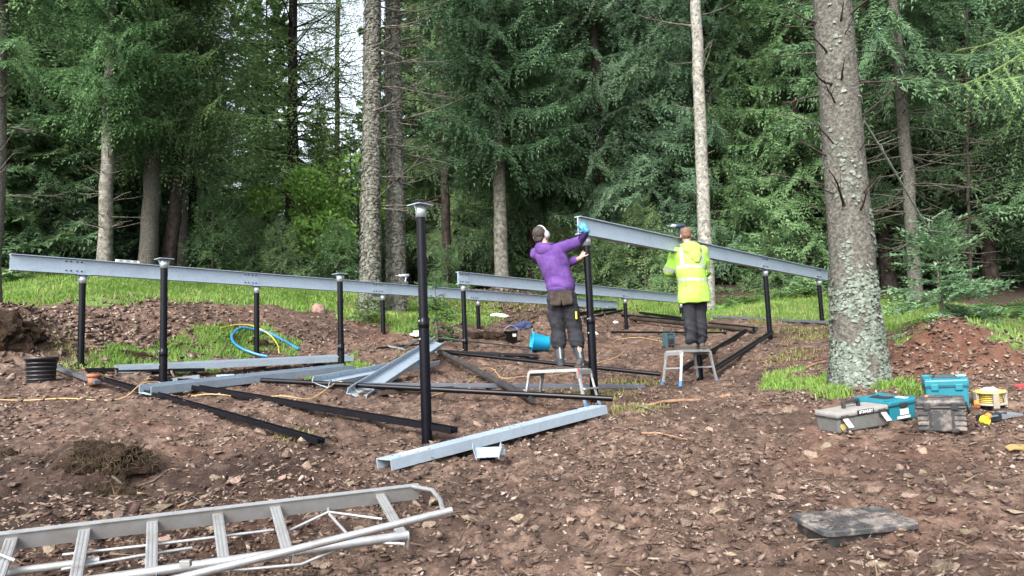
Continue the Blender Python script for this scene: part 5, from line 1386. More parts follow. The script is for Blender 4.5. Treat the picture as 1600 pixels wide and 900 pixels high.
# cable reel
e = empty('cable_reel', stand(1548, 637, 10) @ Matrix.Scale(.86, 4), 'yellow topped cable reel standing on grey feet', 'cable reel')
for z, mt, nm in ((.145, 'reel_yellow', 'top_disc'), (.03, 'reel_grey', 'bottom_disc')):
    m = MB(); m.lathe([(.001, z - .008), (.135, z - .008), (.15, z), (.14, z + .010), (.09, z + .016), (.001, z + .016)], 28); m.build(nm, mt, e)
m = MB(); m.lathe([(.08, .03), (.08, .14)], 20); m.build('drum', 'reel_grey', e)
m = MB()
for k in range(5): m.lathe([(.088, .045 + .018 * k), (.108, .05 + .018 * k), (.112, .057 + .018 * k), (.088, .062 + .018 * k)], 24)
m.build('wound_cable', 'yellow_hose', e)
for a in (-110, -50, 30, 100, 170):
    m = MB(); m.box((.135 * math.cos(R(a)), .135 * math.sin(R(a)), .075), (.03, .055, .15), rot=Matrix.Rotation(R(a), 3, 'Z'), ch=.006); m.build('leg', 'reel_grey', e)
m = MB(); m.lathe([(.001, .185), (.05, .183), (.075, .165), (.08, .158)], 20); m.build('hub_cap', 'reel_white', e)
m = MB(); m.tube([(-.17, -.02, .06), (-.20, -.06, .03)], .028, n=10); m.build('plug', 'orange', e)
# hand tools beside the reel
e = empty('hand_tool', stand(1556, 660, 8), 'dark wedge shaped hand tool with grey blade below the cable reel', 'hand tool')
m = MB(); m.extrude([(-.05, 0), (.05, 0), (.05, .04), (-.05, .06)], -.13, .06); m.build('housing', 'dark_grip', e)
m = MB(); m.add([(.0, -.07, .012), (.22, -.03, .012), (.25, .02, .012), (.05, .03, .012), (.0, -.07, .05), (.22, -.03, .02), (.25, .02, .02), (.05, .03, .06)], [(0, 1, 2, 3), (7, 6, 5, 4), (0, 4, 5, 1), (1, 5, 6, 2), (2, 6, 7, 3), (3, 7, 4, 0)]); m.build('blade', 'tool_grey', e)
e = empty('tape_measure', stand(1540, 668, 20) @ Matrix.Scale(.8, 4), 'round yellow tape case with an orange cap beside the dark hand tool', 'tape measure')
m = MB(); m.tube([(0, -.025, .045), (0, .025, .045)], [.045, .045], n=20); m.build('case', 'tool_yellow', e)
m = MB(); m.tube([(.02, 0, .07), (.06, .0, .085)], [.034, .030], n=14); m.build('cap', 'orange', e)
m = MB(); m.box((.11, .0, .07), (.12, .018, .012)); m.build('handle', 'tool_grey', e)
e = empty('spirit_level', frame(on_ground(1595, 612) + Vector((0, 0, .02)), Vector((.45, -.75, 0))), 'red and white level lying at the right edge', 'level')
m = MB(); m.box((.0, 0, .025), (.08, .04, .05), ch=.008); m.build('end_cap', 'red_paint', e)
m = MB(); m.box((.38, 0, .03), (.64, .04, .052), ch=.005); m.build('body', 'reel_white', e)
e = empty('work_glove', stand(1606, 707, 160), 'dirty yellow work glove lying at the right edge', 'glove')
m = MB(); m.box((0, 0, .022), (.10, .09, .04), ch=.018)
for k in range(4): m.tube([(.04, -.034 + .023 * k, .024), (.09, -.040 + .027 * k, .028), (.12, -.042 + .028 * k, .014)], [.013, .012, .009], n=8)
m.tube([(-.01, .045, .022), (.03, .075, .018)], [.014, .011], n=8); m.build('glove_body', 'glove_yellow', e)
# slab like black lid in front
p = on_ground(1336, 822); q4 = [at(1245, 805, 4.44), at(1385, 792, 4.57), at(1430, 823, 4.18), at(1275, 840, 4.09)]
c = sum(q4, Vector()) / 4; ax = ((q4[2] - q4[3]) + (q4[1] - q4[0])).normalized()
ay = ((q4[0] - q4[3]) + (q4[1] - q4[2])); ay = (ay - ax * ay.dot(ax)); n = ax.cross(ay).normalized()
mw = frame(Vector((c.x, c.y, gz(c.x, c.y) + .045)), Vector((ax.x, ax.y, ax.z * .4)), (gnormal(c.x, c.y) + Vector((0, 0, .2))).normalized())
e = empty('chamber_lid', mw, 'flat black plastic lid dusted with soil lying in front on the right', 'lid')
m = MB(); bm = bmesh.new()
def rr(w, h, r, n=6):
    o = []
    for cx, cy, a0 in ((w - r, h - r, 0), (-w + r, h - r, 90), (-w + r, -h + r, 180), (w - r, -h + r, 270)):
        for k in range(n + 1): a = R(a0 + 90 * k / n); o.append((cx + r * math.cos(a), cy + r * math.sin(a)))
    return o
bm.free()
def slab(m, w, h, r, z0, z1, ch):
    o = [rr(w - ch, h - ch, r, 6), rr(w, h, r, 6), rr(w, h, r, 6), rr(w - ch, h - ch, r, 6)]; zz = [z0, z0 + ch, z1 - ch, z1]; n_ = len(o[0]); vs = [(x, y, z) for ring, z in zip(o, zz) for x, y in ring]
    fs = [[i * n_ + k, i * n_ + (k + 1) % n_, (i + 1) * n_ + (k + 1) % n_, (i + 1) * n_ + k] for i in range(3) for k in range(n_)] + [[3 * n_ + k for k in range(n_)], [k for k in range(n_)][::-1]]; m.add(vs, fs)
slab(m, .285, .175, .045, .0, .035, .006); m.build('lid_plate', 'dusty_black', e)
m = MB(); slab(m, .265, .155, .045, -.06, .002, .006); m.build('skirt', 'black_plastic', e)
for s in (-1, 1):
    m = MB(); slab(m, .03, .012, .01, .034, .037, .001); m.v = [v + Vector((s * .18, 0, 0)) for v in m.v]; m.build('lifting_slot', 'black_plastic', e)
nn = 260; xx = rng.uniform(-.26, .26, nn); yy = rng.uniform(-.16, .16, nn); ss = rng.uniform(.003, .011, nn)
crumbs = scatter('soil_crumbs', small, np.stack([xx, yy, np.full(nn, .037)], 1), np.stack([ss * 1.3, ss, ss * .5], 1), 'gravel', parent=e); tag(crumbs, kind='stuff')
# tubs and pots
def ringed(e, prof, material, nm, n=28): m = MB(); m.lathe(prof, n); return m.build(nm, material, e)
e = empty('black_tub', stand(64, 601, 0, up=False, sink=.03), 'black ribbed plastic tub at the left beside the rear beam post', 'tub')
ringed(e, [(.001, 0), (.145, 0), (.155, .015), (.172, .30), (.19, .30), (.192, .335), (.178, .338), (.165, .30), (.150, .04), (.001, .03)], 'black_tub', 'body')
for k in range(5): ringed(e, [(.158 + .0028 * k, .05 + .05 * k), (.165 + .0028 * k, .055 + .05 * k), (.165 + .0028 * k, .065 + .05 * k), (.159 + .0028 * k, .07 + .05 * k)], 'black_tub', 'rib')
e = empty('flower_pot', stand(146, 609, 0, up=False, sink=-.02) @ Matrix.Scale(1.2, 4), 'small terracotta coloured pot standing against the black rail', 'pot')
ringed(e, [(.001, 0), (.045, 0), (.058, .085), (.001, .085)], 'terracotta', 'body', 20); ringed(e, [(.056, .080), (.066, .080), (.068, .112), (.058, .114), (.050, .085)], 'terracotta', 'rim', 20)
e = empty('bucket', stand(799, 534, 0, up=False, sink=.02), 'black bucket with a white label beside the cut turf bank', 'bucket')
ringed(e, [(.001, 0), (.115, 0), (.145, .25), (.156, .25), (.156, .27), (.142, .27), (.112, .02), (.001, .02)], 'black_tub', 'body')
m = MB(); m.tube([(-.15 * math.cos(R(t)), -.03, .25 + .13 * math.sin(R(t))) for t in range(0, 181, 20)], .005, n=6); m.build('handle', 'tool_grey', e)
m = MB(); m.box((.07, -.125, .17), (.08, .012, .06), rot=Matrix.Rotation(.5, 3, 'Z')); m.build('paper_label', 'paper', e)
p = on_ground(845, 553)
e = empty('rubber_tub', Matrix.Translation((p.x + .02, p.y, sz(p.x, p.y) + .15)) @ Matrix.Rotation(R(8), 4, 'Z') @ Matrix.Rotation(R(97), 4, 'Y'), 'bright blue flexible tub lying on its side behind the purple worker', 'tub')
k = 1.0
ringed(e, [(.001, .16), (.10, .155), (.135, .12), (.165, -.17), (.176, -.175), (.176, -.19), (.160, -.19), (.128, .10), (.001, .13)], 'cyan_tub', 'body', 32)
for s in (-1, 1):
    m = MB(); m.tube([(s * .165, -.05, -.16), (s * .20, -.04, -.20), (s * .20, .04, -.20), (s * .165, .05, -.16)], .011, n=8); m.build('handle', 'blue_hose', e)
# blue cloth heap
def lump(name, mw, size, seed, material, label, cat, amp=.3, sub=4, flat=1):
    bm = bmesh.new(); bmesh.ops.create_icosphere(bm, subdivisions=sub, radius=1)
    for v in bm.verts:
        p = v.co.copy(); k = 1 + amp * mnoise.noise(p * 1.6 + Vector((seed, 0, 0))) + amp * .6 * abs(mnoise.noise(p * 4 + Vector((0, seed, 0)))); v.co = Vector((p.x * size[0], p.y * size[1], max(p.z, -.3) * size[2])) * k
    me = bpy.data.meshes.new(name); bm.to_mesh(me); bm.free(); me.materials.append(MATS[material])
    if flat == 1: me.polygons.foreach_set('use_smooth', [True] * len(me.polygons))
    o = bpy.data.objects.new(name, me); link(o); o.matrix_world = mw; return tag(o, label, cat)
lump('jacket', stand(815, 512, 20), (.28, .20, .13), 3, 'blue_cloth', 'crumpled dark blue jacket lying above the bucket', 'jacket', .45)
lump('boulder', stand(497, 487, 12, sink=.08), (.17, .17, .25), 9, 'boulder', 'pinkish boulder standing on the grass edge behind the rear beam', 'boulder', .25, 2, 0)
lump('plastic_sheet', stand(780, 494, -12), (.22, .12, .06), 5, 'reel_white', 'white scrap of plastic on the turf above the bucket', 'plastic scrap', .4)
lump('plastic_scrap', stand(962, 506, -12), (.07, .05, .04), 6, 'reel_white', 'small white scrap between the far beam end and a post', 'plastic scrap', .4)
lump('plastic_scrap', stand(930, 524, 10), (.07, .06, .05), 7, 'reel_white', 'small white scrap right of the post held by the purple worker', 'plastic scrap', .4)
lump('plastic_bag', stand(653, 530, 10, sink=-.08), (.12, .09, .06), 8, 'reel_white', 'white crumpled bag at the raised end of the tilted channel', 'bag', .5)
# hand trowel with bright blade behind
e = empty('shovel', stand(628, 549, 20), 'bright metal shovel blade lying behind the crossed channels', 'shovel')
m = MB(); m.box((-.10, 0, .06), (.30, .22, .01), rot=Matrix.Rotation(.25, 3, 'Y'), ch=.004); m.build('blade', 'galvanised_bright', e)
m = MB(); m.tube([(.03, 0, .04), (.55, .1, .25)], .017, n=8); m.build('handle', 'dark_grip', e)
# radio
e = empty('site_radio', stand(1046, 546, 24, up=False) @ Matrix.Scale(1.15, 4), 'dark site radio with teal bumpers and two upright aerials', 'radio')
m = MB(); m.box((0, 0, .12), (.15, .12, .20), ch=.02); m.build('body', 'dark_grip', e)
for s in (-1, 1):
    m = MB(); m.box((s * .075, 0, .12), (.025, .13, .235), ch=.010); m.build('bumper', 'radio_teal', e)
    m = MB(); m.tube([(s * .07, .02, .23), (s * .07, .02, .33)], .011, n=8); m.build('aerial', 'dark_grip', e)
m = MB(); m.box((0, -.061, .175), (.10, .008, .05), ch=.003); m.build('display', 'radio_teal', e)
for s in (.12, .085, .05):
    m = MB(); m.box((0, -.061, s), (.10, .010, .018), ch=.003); m.build('speaker_slot', 'black_plastic', e)
m = MB(); m.box((0, 0, .235), (.15, .09, .02), ch=.006); m.build('top_plate', 'radio_teal', e)
# drills and level standing on the beams
def drill(p, ang, label, material='drill_blue', s=1.0):
    e = empty('cordless_drill', Matrix.Translation(p) @ Matrix.Rotation(ang, 4, 'Z') @ Matrix.Scale(s, 4), label, 'drill')
    m = MB(); m.box((0, 0, .03), (.12, .075, .06), ch=.01); m.build('battery', 'dark_grip', e)
    m = MB(); m.tube([(.0, 0, .05), (.01, 0, .10), (.02, 0, .15)], [.024, .021, .024], n=12, flat=1.2); m.build('grip', material, e)
    m = MB(); m.tube([(.08, 0, .185), (.07, 0, .185), (-.05, 0, .185), (-.07, 0, .185)], [.025, .036, .034, .024], n=16); m.build('motor_housing', material, e)
    m = MB(); m.tube([(-.07, 0, .185), (-.12, 0, .185), (-.135, 0, .185)], [.022, .022, .012], n=12); m.build('chuck', 'galvanised_bright', e)
    m = MB(); m.tube([(-.135, 0, .185), (-.20, 0, .185)], .006, n=6); m.build('bit', 'galvanised_bright', e)
    return e
pb = O0 + U * (STEP * 1.90); drill(Vector((pb.x - .02, pb.y, HZ + D_ + .002)), .25, 'cordless drill standing on the near beam by the yellow worker', s=1.05)
pb = post_at(2, 0) + U * (STEP * 2.22 + 0); drill(Vector((pb.x, pb.y, HZ + D_ + .002)), .2, 'cordless drill standing on the rear beam near the twin trunks', 'tool_grey')
pb = post_at(2, 0) + U * .62
e = empty('spirit_level', frame(Vector((pb.x, pb.y, HZ + D_ + .002)), U), 'short white level resting on top of the rear beam at left', 'level')
m = MB(); m.box((0, 0, .022), (.34, .03, .035), ch=.003); m.build('body', 'reel_white', e)
for x0 in (-.1, 0, .1): m = MB(); m.box((x0, -.016, .024), (.05, .004, .02)); m.build('vial', 'tool_grey', e)
# short black stake at the bottom edge
p = at(715, 898, 3.62); p.z = gz(p.x, p.y)
e = empty('stake', p, 'short black stake driven into the soil at the bottom edge', 'stake')
m = MB(); m.tube([(0, 0, -.1), (.0, 0, .14)], .016, n=10); m.build('shaft', 'black_steel', e)
m = MB(); m.tube([(0, 0, .13), (0, 0, .155), (0, 0, .16)], [.020, .020, .012], n=10); m.build('head', 'black_steel', e)
# upturned sods with hanging roots
mat('root_fibre', [(.35, (.03, .022, .016)), (.65, (.16, .12, .075))], scale=5, rough=.9, spec=.1)
def sod(px, py, size, seed, label, roots=260):
    mw = stand(px, py, 10, sink=.02); e = empty('upturned_sod', mw, label, 'sod'); q = random.Random(seed)
    bm = bmesh.new(); bmesh.ops.create_icosphere(bm, subdivisions=4, radius=1)
    for v in bm.verts:
        p = v.co.copy(); k = 1 + .45 * mnoise.noise(p * 1.7 + Vector((seed, 0, 0))) + .28 * mnoise.noise(p * 5) + .14 * mnoise.noise(p * 13); v.co = Vector((p.x * size[0], p.y * size[1], max(p.z, -.25) * size[2])) * k
    me = bpy.data.meshes.new('sod_body'); bm.to_mesh(me); me.materials.append(MATS['turf_soil']); co = [v.co.copy() for v in bm.verts if v.co.z > 0]; bm.free()
    link(bpy.data.objects.new('sod_body', me), e)
    m = MB()
    for i in range(roots):
        a = q.choice(co); d = Vector((q.gauss(0, .6), q.gauss(-.3, .6), q.gauss(.1, .5))).normalized(); l = q.uniform(.04, .13)
        m.tube([a * .95, a + d * l * .5, a + d * l + Vector((0, 0, -.03))], [.0022, .0018, .001], n=3, caps=False)
    tag(m.build('roots', 'root_fibre', e), kind='stuff')
sod(168, 728, (.30, .15, .17), 2, 'dark upturned sod bristling with roots left of the rails', 700)
sod(175, 778, (.30, .11, .09), 5, 'low dark sod with straw roots just behind the ladder', 420)
sod(10, 712, (.10, .08, .07), 8, 'small dark sod at the left edge', 120)
sod(8, 530, (.42, .30, .36), 11, 'big dark soil clump on the left edge heap', 200)
sod(1005, 600, (.10, .07, .04), 14, 'flat dark clod between the platform and the stool', 60)
sod(765, 531, (.5, .16, .16), 17, 'dark undercut turf edge behind the middle beam post', 420)
sod(410, 545, (.30, .18, .14), 19, 'dark turf lump inside the curled blue pipe', 300)
sod(215, 563, (.32, .14, .12), 23, 'dark turf lump behind the farther left channel', 260)

# ================================================================== PEOPLE
plain('skin', (.50, .29, .22), rough=.55, var=.08); plain('hair_dark', (.035, .025, .02), rough=.8, var=.4, scale=60); plain('hair_brown', (.16, .085, .055), rough=.8, var=.35, scale=60)
mat('purple_fleece', [(.35, (.090, .042, .185)), (.65, (.150, .076, .28))], scale=9, rough=.95, spec=.1, bump=.25, bscale=200)
mat('work_trousers', [(.35, (.016, .017, .022)), (.65, (.036, .038, .046))], scale=7, rough=.9, spec=.15, bump=.2, bscale=150, dirt=((.085, .065, .055), 6, .58, .8))
mat('pouch_cloth', [(.35, (.030, .025, .022)), (.65, (.075, .06, .05))], scale=9, rough=.95, spec=.1, dirt=((.15, .115, .09), 8, .55, .8))
mat('hivis', [(.35, (.29, .60, .06)), (.65, (.41, .76, .13))], scale=4, rough=.6, spec=.25, dirt=((.40, .38, .13), 4, .50, .78))
plain('reflective', (.36, .39, .36), rough=.45, var=.06); plain('rubber_boot', (.030, .038, .050), rough=.7, spec=.2, dirt=((.12, .10, .085), 7, .48, .78)); plain('boot_grey', (.30, .31, .31), rough=.6)
plain('leather_boot', (.07, .055, .045), rough=.8, dirt=((.15, .12, .10), 8, .55, .85)); plain('boot_sole', (.06, .04, .03), rough=.85)
plain('ear_cup', (.38, .42, .46), rough=.4); plain('glove_blue', (.025, .20, .32), rough=.6)
WS = bpy.data.scenes.new('workshop')          # scratch scene: meshes are fused here, then it is removed
def loft(m, secs, n=20):
    """closed tube through sections (x,y,z,rx,ry[,tilt-vector])"""
    vs = []; 
    for s in secs:
        x, y, z, rx, ry = s[:5]; yaw = s[5] if len(s) > 5 else 0; pit = s[6] if len(s) > 6 else 0
        for k in range(n):
            a = 2 * math.pi * k / n; v = Vector((rx * math.cos(a), ry * math.sin(a), 0)); v = Matrix.Rotation(yaw, 3, 'Z') @ (Matrix.Rotation(pit, 3, 'Y') @ v); vs.append(Vector((x, y, z)) + v)
    fs = [[i * n + k, i * n + (k + 1) % n, (i + 1) * n + (k + 1) % n, (i + 1) * n + k] for i in range(len(secs) - 1) for k in range(n)]
    l = (len(secs) - 1) * n; fs += [list(range(n))[::-1], [l + k for k in range(n)]]
    m.add(vs, fs, True)
def limb(m, pts, rs, n=14):
    """rounded tapering limb"""
    P = [Vector(p) for p in pts]; m.tube(P, rs, n=n)
    for p, r in zip(P, rs): ball(m, p, (r, r, r))
def ball(m, c, r, rot=None, sub=2):
    bm = bmesh.new(); bmesh.ops.create_icosphere(bm, subdivisions=sub, radius=1); bm.verts.index_update()
    vs = [Vector((v.co.x * r[0], v.co.y * r[1], v.co.z * r[2])) for v in bm.verts]; vs = [(rot @ v if rot is not None else v) + Vector(c) for v in vs]; fs = [[v.index for v in f.verts] for f in bm.faces]; bm.free(); m.add(vs, fs, True)
def fuse(name, m, voxel, material, parent, smooth=3, folds=None):
    o = m.build('tmp_' + name, material, None, recalc=True)
    COL.objects.unlink(o); WS.collection.objects.link(o)
    md = o.modifiers.new('r', 'REMESH'); md.mode = 'VOXEL'; md.voxel_size = voxel; md.use_smooth_shade = True
    ms = o.modifiers.new('s', 'SMOOTH'); ms.factor = .5; ms.iterations = smooth
    WS.view_layers[0].update(); dg = WS.view_layers[0].depsgraph
    me = bpy.data.meshes.new_from_object(o.evaluated_get(dg)); bpy.data.objects.remove(o)
    me.name = name; me.materials.clear(); me.materials.append(MATS[material])
    if folds:
        for v in me.vertices: v.co += v.normal * folds(v.co)
    me.polygons.foreach_set('use_smooth', [True] * len(me.polygons)); me.update()
    o = bpy.data.objects.new(name, me); link(o, parent); return o
def band(name, src, pred, off, material, parent):
    me = src.data; keep = [f for f in me.polygons if all(pred(me.vertices[i].co) for i in f.vertices)]
    ids = sorted({i for f in keep for i in f.vertices}); mp = {i: k for k, i in enumerate(ids)}; n = len(ids)
    V = [me.vertices[i].co + me.vertices[i].normal * off for i in ids]
    m = MB(); m.add(V, [[mp[i] for i in f.vertices] for f in keep], True); return m.build(name, material, parent, recalc=False)
def ridge(p, d, f, s=0): 
    return .45 - 1.6 * abs(mnoise.noise(Vector((p.dot(d) * f * .6 + s, p.x * 2.4, p.z * 2.4 + p.y))))
def hand(m, wrist, dirv, palm_n, curl=.4, spread=.12, side=1, s=1.0, thumb=.8):
    """palm and five fingers; dirv points to the fingertips, palm_n out of the palm"""
    d = Vector(dirv).normalized(); n = Vector(palm_n); n = (n - d * n.dot(d)).normalized(); t = d.cross(n).normalized() * side; w = Vector(wrist)
    limb(m, [w, w + d * .035 * s], [.026 * s, .027 * s], 10)
    for k in range(4):
        o = -.030 + .020 * k; limb(m, [w + d * .03 * s + t * o * s * .8, w + d * .085 * s + t * o * s], [.0135 * s, .012 * s], 8)
        L = (.066, .078, .074, .058)[3 - k]; dd = (d + t * spread * (k - 1.5)).normalized(); b = w + d * .085 * s + t * o * s
        p1 = b + (dd * math.cos(curl * .5) + n * math.sin(curl * .5)) * L * .45 * s; p2 = p1 + (dd * math.cos(curl * 1.3) + n * math.sin(curl * 1.3)) * L * .32 * s; p3 = p2 + (dd * math.cos(curl * 2) + n * math.sin(curl * 2)) * L * .25 * s
        limb(m, [b, p1, p2, p3], [.0095 * s, .0088 * s, .008 * s, .0068 * s], 8)
    b = w + d * .03 * s + t * .032 * s + n * .006; p1 = b + (d * .5 + t * thumb + n * .25).normalized() * .038 * s; p2 = p1 + (d * .85 + t * .35 + n * .3).normalized() * .03 * s
    limb(m, [w + d * .012 * s + t * .014 * s, b, p1, p2], [.016 * s, .0125 * s, .010 * s, .008 * s], 8)
def head(m, c, yaw, pitch=0, s=1.0):
    """skull, jaw, nose, ears, brow, lips; face looks along +y before turning"""
    Rm = Matrix.Rotation(yaw, 3, 'Z') @ Matrix.Rotation(pitch, 3, 'X')
    def b(p, r): ball(m, Vector(c) + Rm @ (Vector(p) * s), tuple(q * s for q in r), Rm, 3)
    b((0, -.012, .03), (.076, .095, .088)); b((0, .03, -.03), (.060, .066, .075)); b((0, .045, -.075), (.042, .045, .035)); b((0, .075, .035), (.058, .028, .030))
    b((0, .100, -.010), (.012, .022, .022)); b((0, .092, .01), (.010, .014, .03)); b((0, .086, -.052), (.026, .014, .008)); b((0, .083, -.064), (.022, .014, .008))
    for sx in (-1, 1):
        b((sx * .078, -.005, -.005), (.010, .020, .032)); b((sx * .034, .076, -.012), (.022, .022, .020)); b((sx * .03, .086, .022), (.015, .010, .011))
    return Rm
# ---------------- worker in purple
PX = .00776
ob = at(890, 577, 9.27); e = empty('person', Matrix.Translation((ob.x, ob.y, P1Z + .006)), 'person in purple hoodie and ear defenders reaching up to the raised beam end', 'person')
ob = Vector((ob.x, ob.y, P1Z + .006))
pp = post_at(0, 1) - Vector((ob.x, ob.y, 0)); pp.z = 0          # post, seen from the worker
btip = O0 + U * (STEP - .17) - Vector((ob.x, ob.y, 0)); btip.z = HZ - ob.z   # lower corner of the beam end
HC = Vector((-.262, .05, 1.635)); NB = Vector((-.225, .02, 1.50))
shR = Vector((-.045, .00, 1.455)); elR = Vector((.215, .05, 1.56)); wrR = Vector((.105, .13, 1.685))
shL = Vector((-.335, .08, 1.42)); elL = Vector((-.13, .33, 1.24)); wrL = Vector((pp.x - .085, pp.y - .01, 1.335))
wrR = Vector((btip.x + .10, btip.y - .09, btip.z + .02))
b = MB()
loft(b, [(-.06, 0, .86, .15, .10), (-.06, 0, .98, .155, .11), (-.085, 0, 1.10, .135, .10), (-.135, .0, 1.28, .155, .105), (-.17, .0, 1.40, .165, .10), (-.205, .01, 1.47, .10, .07), (NB.x, NB.y, NB.z, .055, .055), (HC.x + .005, HC.y - .01, HC.z - .03, .052, .055)])
limb(b, [shR, elR, wrR], [.052, .042, .028]); limb(b, [shL, elL, wrL], [.052, .042, .028])
ftL, ftR = Vector((-.105, .0, 0)), Vector((.135, -.03, 0)); knL, knR = Vector((-.115, .06, .44)), Vector((.095, .05, .44)); hpL, hpR = Vector((-.135, .0, .88)), Vector((.025, .0, .88))
for h_, k_, f_ in ((hpL, knL, ftL), (hpR, knR, ftR)): limb(b, [h_, k_, f_ + Vector((0, -.01, .09))], [.082, .056, .040]); limb(b, [f_ + Vector((0, -.02, .045)), f_ + Vector((.0, .15, .03))], [.038, .028])
head(b, HC, -.75, .25)
hand(b, wrR, Vector((-.55, .25, .75)), Vector((.2, .9, -.2)), curl=.85, side=1)
hand(b, wrL, Vector((.55, .1, .8)), Vector((.8, .5, -.3)), curl=.25, spread=.22, side=-1)
fuse('body', b, .0075, 'skin', e, 2)
m = MB(); Rm = Matrix.Rotation(-.75, 3, 'Z') @ Matrix.Rotation(.25, 3, 'X')
ball(m, HC + Rm @ Vector((0, -.024, .040)), (.085, .100, .090), Rm, 3); ball(m, HC + Rm @ Vector((0, -.060, -.025)), (.066, .055, .062), Rm, 3)
fuse('hair', m, .008, 'hair_dark', e, 1, lambda p: .008 * mnoise.noise(p * 45) + .004 * mnoise.noise(p * 110))
for sx in (-1, 1):
    m = MB(); c = HC + Rm @ Vector((sx * .088, .0, .0)); ball(m, c, (.030, .040, .052), Rm, 3); cup = m.build('ear_cup', 'ear_cup', e)
    m = MB(); c2 = HC + Rm @ Vector((sx * .112, .0, .0)); ball(m, c2, (.012, .028, .038), Rm, 3); m.build('cup_cover', 'galvanised_bright', cup)
m = MB(); m.tube([HC + Rm @ Vector((.100 * math.cos(R(t)), -.01, .118 * math.sin(R(t)) + .01)) for t in range(0, 181, 12)], .010, n=8); m.build('ear_defender_band', 'ear_cup', e)
# hoodie
g_ = MB()
loft(g_, [(-.058, 0, .955, .172, .132), (-.06, 0, 1.00, .178, .138), (-.078, 0, 1.10, .172, .132), (-.115, -.005, 1.22, .180, .138), (-.150, -.005, 1.33, .192, .138), (-.180, .0, 1.42, .180, .120), (-.205, .01, 1.475, .125, .095), (NB.x, NB.y, 1.505, .085, .080)])
limb(g_, [shR + Vector((-.06, .01, -.02)), shR, shR.lerp(elR, .5), elR, elR.lerp(wrR, .55), wrR.lerp(elR, .12)], [.080, .082, .072, .066, .056, .043])
limb(g_, [shL + Vector((.06, -.01, -.02)), shL, shL.lerp(elL, .5), elL, wrL.lerp(elL, .18)], [.078, .080, .070, .064, .048])
def fold_h(p):
    a = ridge(p, Vector((.35, .2, 1)).normalized(), 13) * .016 + ridge(p, Vector((.8, .2, -.6)).normalized(), 11, 4) * .014
    return a * (1.25 if p.z < 1.18 else .9) + mnoise.noise(p * 6) * .010
hd = fuse('hoodie', g_, .010, 'purple_fleece', e, 4, fold_h)
m = MB(); ball(m, (NB.x - .015, NB.y - .085, NB.z - .055), (.125, .070, .085), Matrix.Rotation(.4, 3, 'Y'), 3); m.tube([(NB.x + .095 * math.cos(R(t)), NB.y + .02 + .085 * math.sin(R(t)), NB.z + .012 + .0 * t) for t in range(0, 361, 20)], .026, n=8)
fuse('hood', m, .009, 'purple_fleece', e, 3, lambda p: ridge(p, Vector((.7, .1, .7)), 16) * .014)
m = MB(); loft(m, [(-.058, 0, .935, .165, .125), (-.058, 0, .962, .174, .134), (-.058, 0, .985, .168, .126)]); fuse('waist_hem', m, .008, 'purple_fleece', e, 1)
# trousers
t_ = MB(); loft(t_, [(-.055, 0, .78, .165, .110), (-.056, -.01, .86, .176, .130), (-.058, 0, .95, .168, .122), (-.06, 0, 1.0, .162, .115)])
for h_, k_, f_ in ((hpL, knL, ftL), (hpR, knR, ftR)): limb(t_, [h_ + Vector((0, 0, -.02)), h_.lerp(k_, .5), k_, k_.lerp(f_, .25) + Vector((0, 0, .0)), k_.lerp(f_, .34)], [.105, .098, .088, .092, .086])
for sx in (-.195, .10): ball(t_, (sx, .02, .66), (.05, .075, .10))
def fold_t(p): return ridge(p, Vector((.25, .1, 1)).normalized(), 15) * (.011 + .014 * math.exp(-((p.z - .36) / .12) ** 2) + .006 * math.exp(-((p.z - .5) / .1) ** 2)) + mnoise.noise(p * 7) * .008
tr = fuse('trousers', t_, .010, 'work_trousers', e, 3, fold_t)
for sx, rz in ((-.135, .12), (.0, -.08)):
    m = MB(); m.box((sx, -.135, .835), (.135, .035, .17), rot=Matrix.Rotation(rz, 3, 'Y'), ch=.015); o = fuse('tool_pouch', m, .009, 'pouch_cloth', e, 2, lambda p: mnoise.noise(p * 14) * .012)
m = MB(); loft(m, [(-.058, 0, .955, .172, .128), (-.058, 0, .99, .170, .126)]); fuse('belt', m, .007, 'pouch_cloth', e, 1)
def boot(e, f, k, material, sole, shaft=.36, toe=(0, 1), wide=.052, stripe=False):
    d = Vector((toe[0], toe[1], 0)).normalized(); m = MB()
    top = f.lerp(k, shaft / k.z); top.z = shaft
    limb(m, [f + Vector((0, 0, .085)), f + Vector((0, 0, .12)), f.lerp(top, .6) , top + Vector((0, 0, -.02))], [wide, wide * .95, wide * 1.15, wide * 1.35]); 
    limb(m, [f - d * .045 + Vector((0, 0, .05)), f + d * .06 + Vector((0, 0, .055)), f + d * .16 + Vector((0, 0, .045))], [.046, .048, .040])
    bo = fuse('boot', m, .009, material, e, 2, lambda p: mnoise.noise(p * 12) * .004)
    m = MB(); rt = Matrix.Rotation(math.atan2(-d.x, d.y), 3, 'Z'); m.box(f + d * .055 + Vector((0, 0, .014)), (.092, .285, .028), rot=rt, ch=.010); m.build('sole', sole, bo)
    if stripe:
        s = MB(); a0 = f + Vector((0, -wide * 1.0, .12)); a1 = top + Vector((0, -wide * 1.36, -.02)); s.box((a0 + a1) / 2, (.018, .008, (a1 - a0).length), rot=(a1 - a0).to_track_quat('Z', 'Y').to_matrix()); s.build('heel_strip', 'boot_grey', bo)
        band('top_trim', bo, lambda p: p.z > shaft - .045, .003, 'boot_grey', bo)
    return bo
boot(e, ftL, knL, 'rubber_boot', 'boot_sole', .36, (.05, 1), stripe=True); boot(e, ftR, knR, 'rubber_boot', 'boot_sole', .36, (.55, .85), stripe=True)
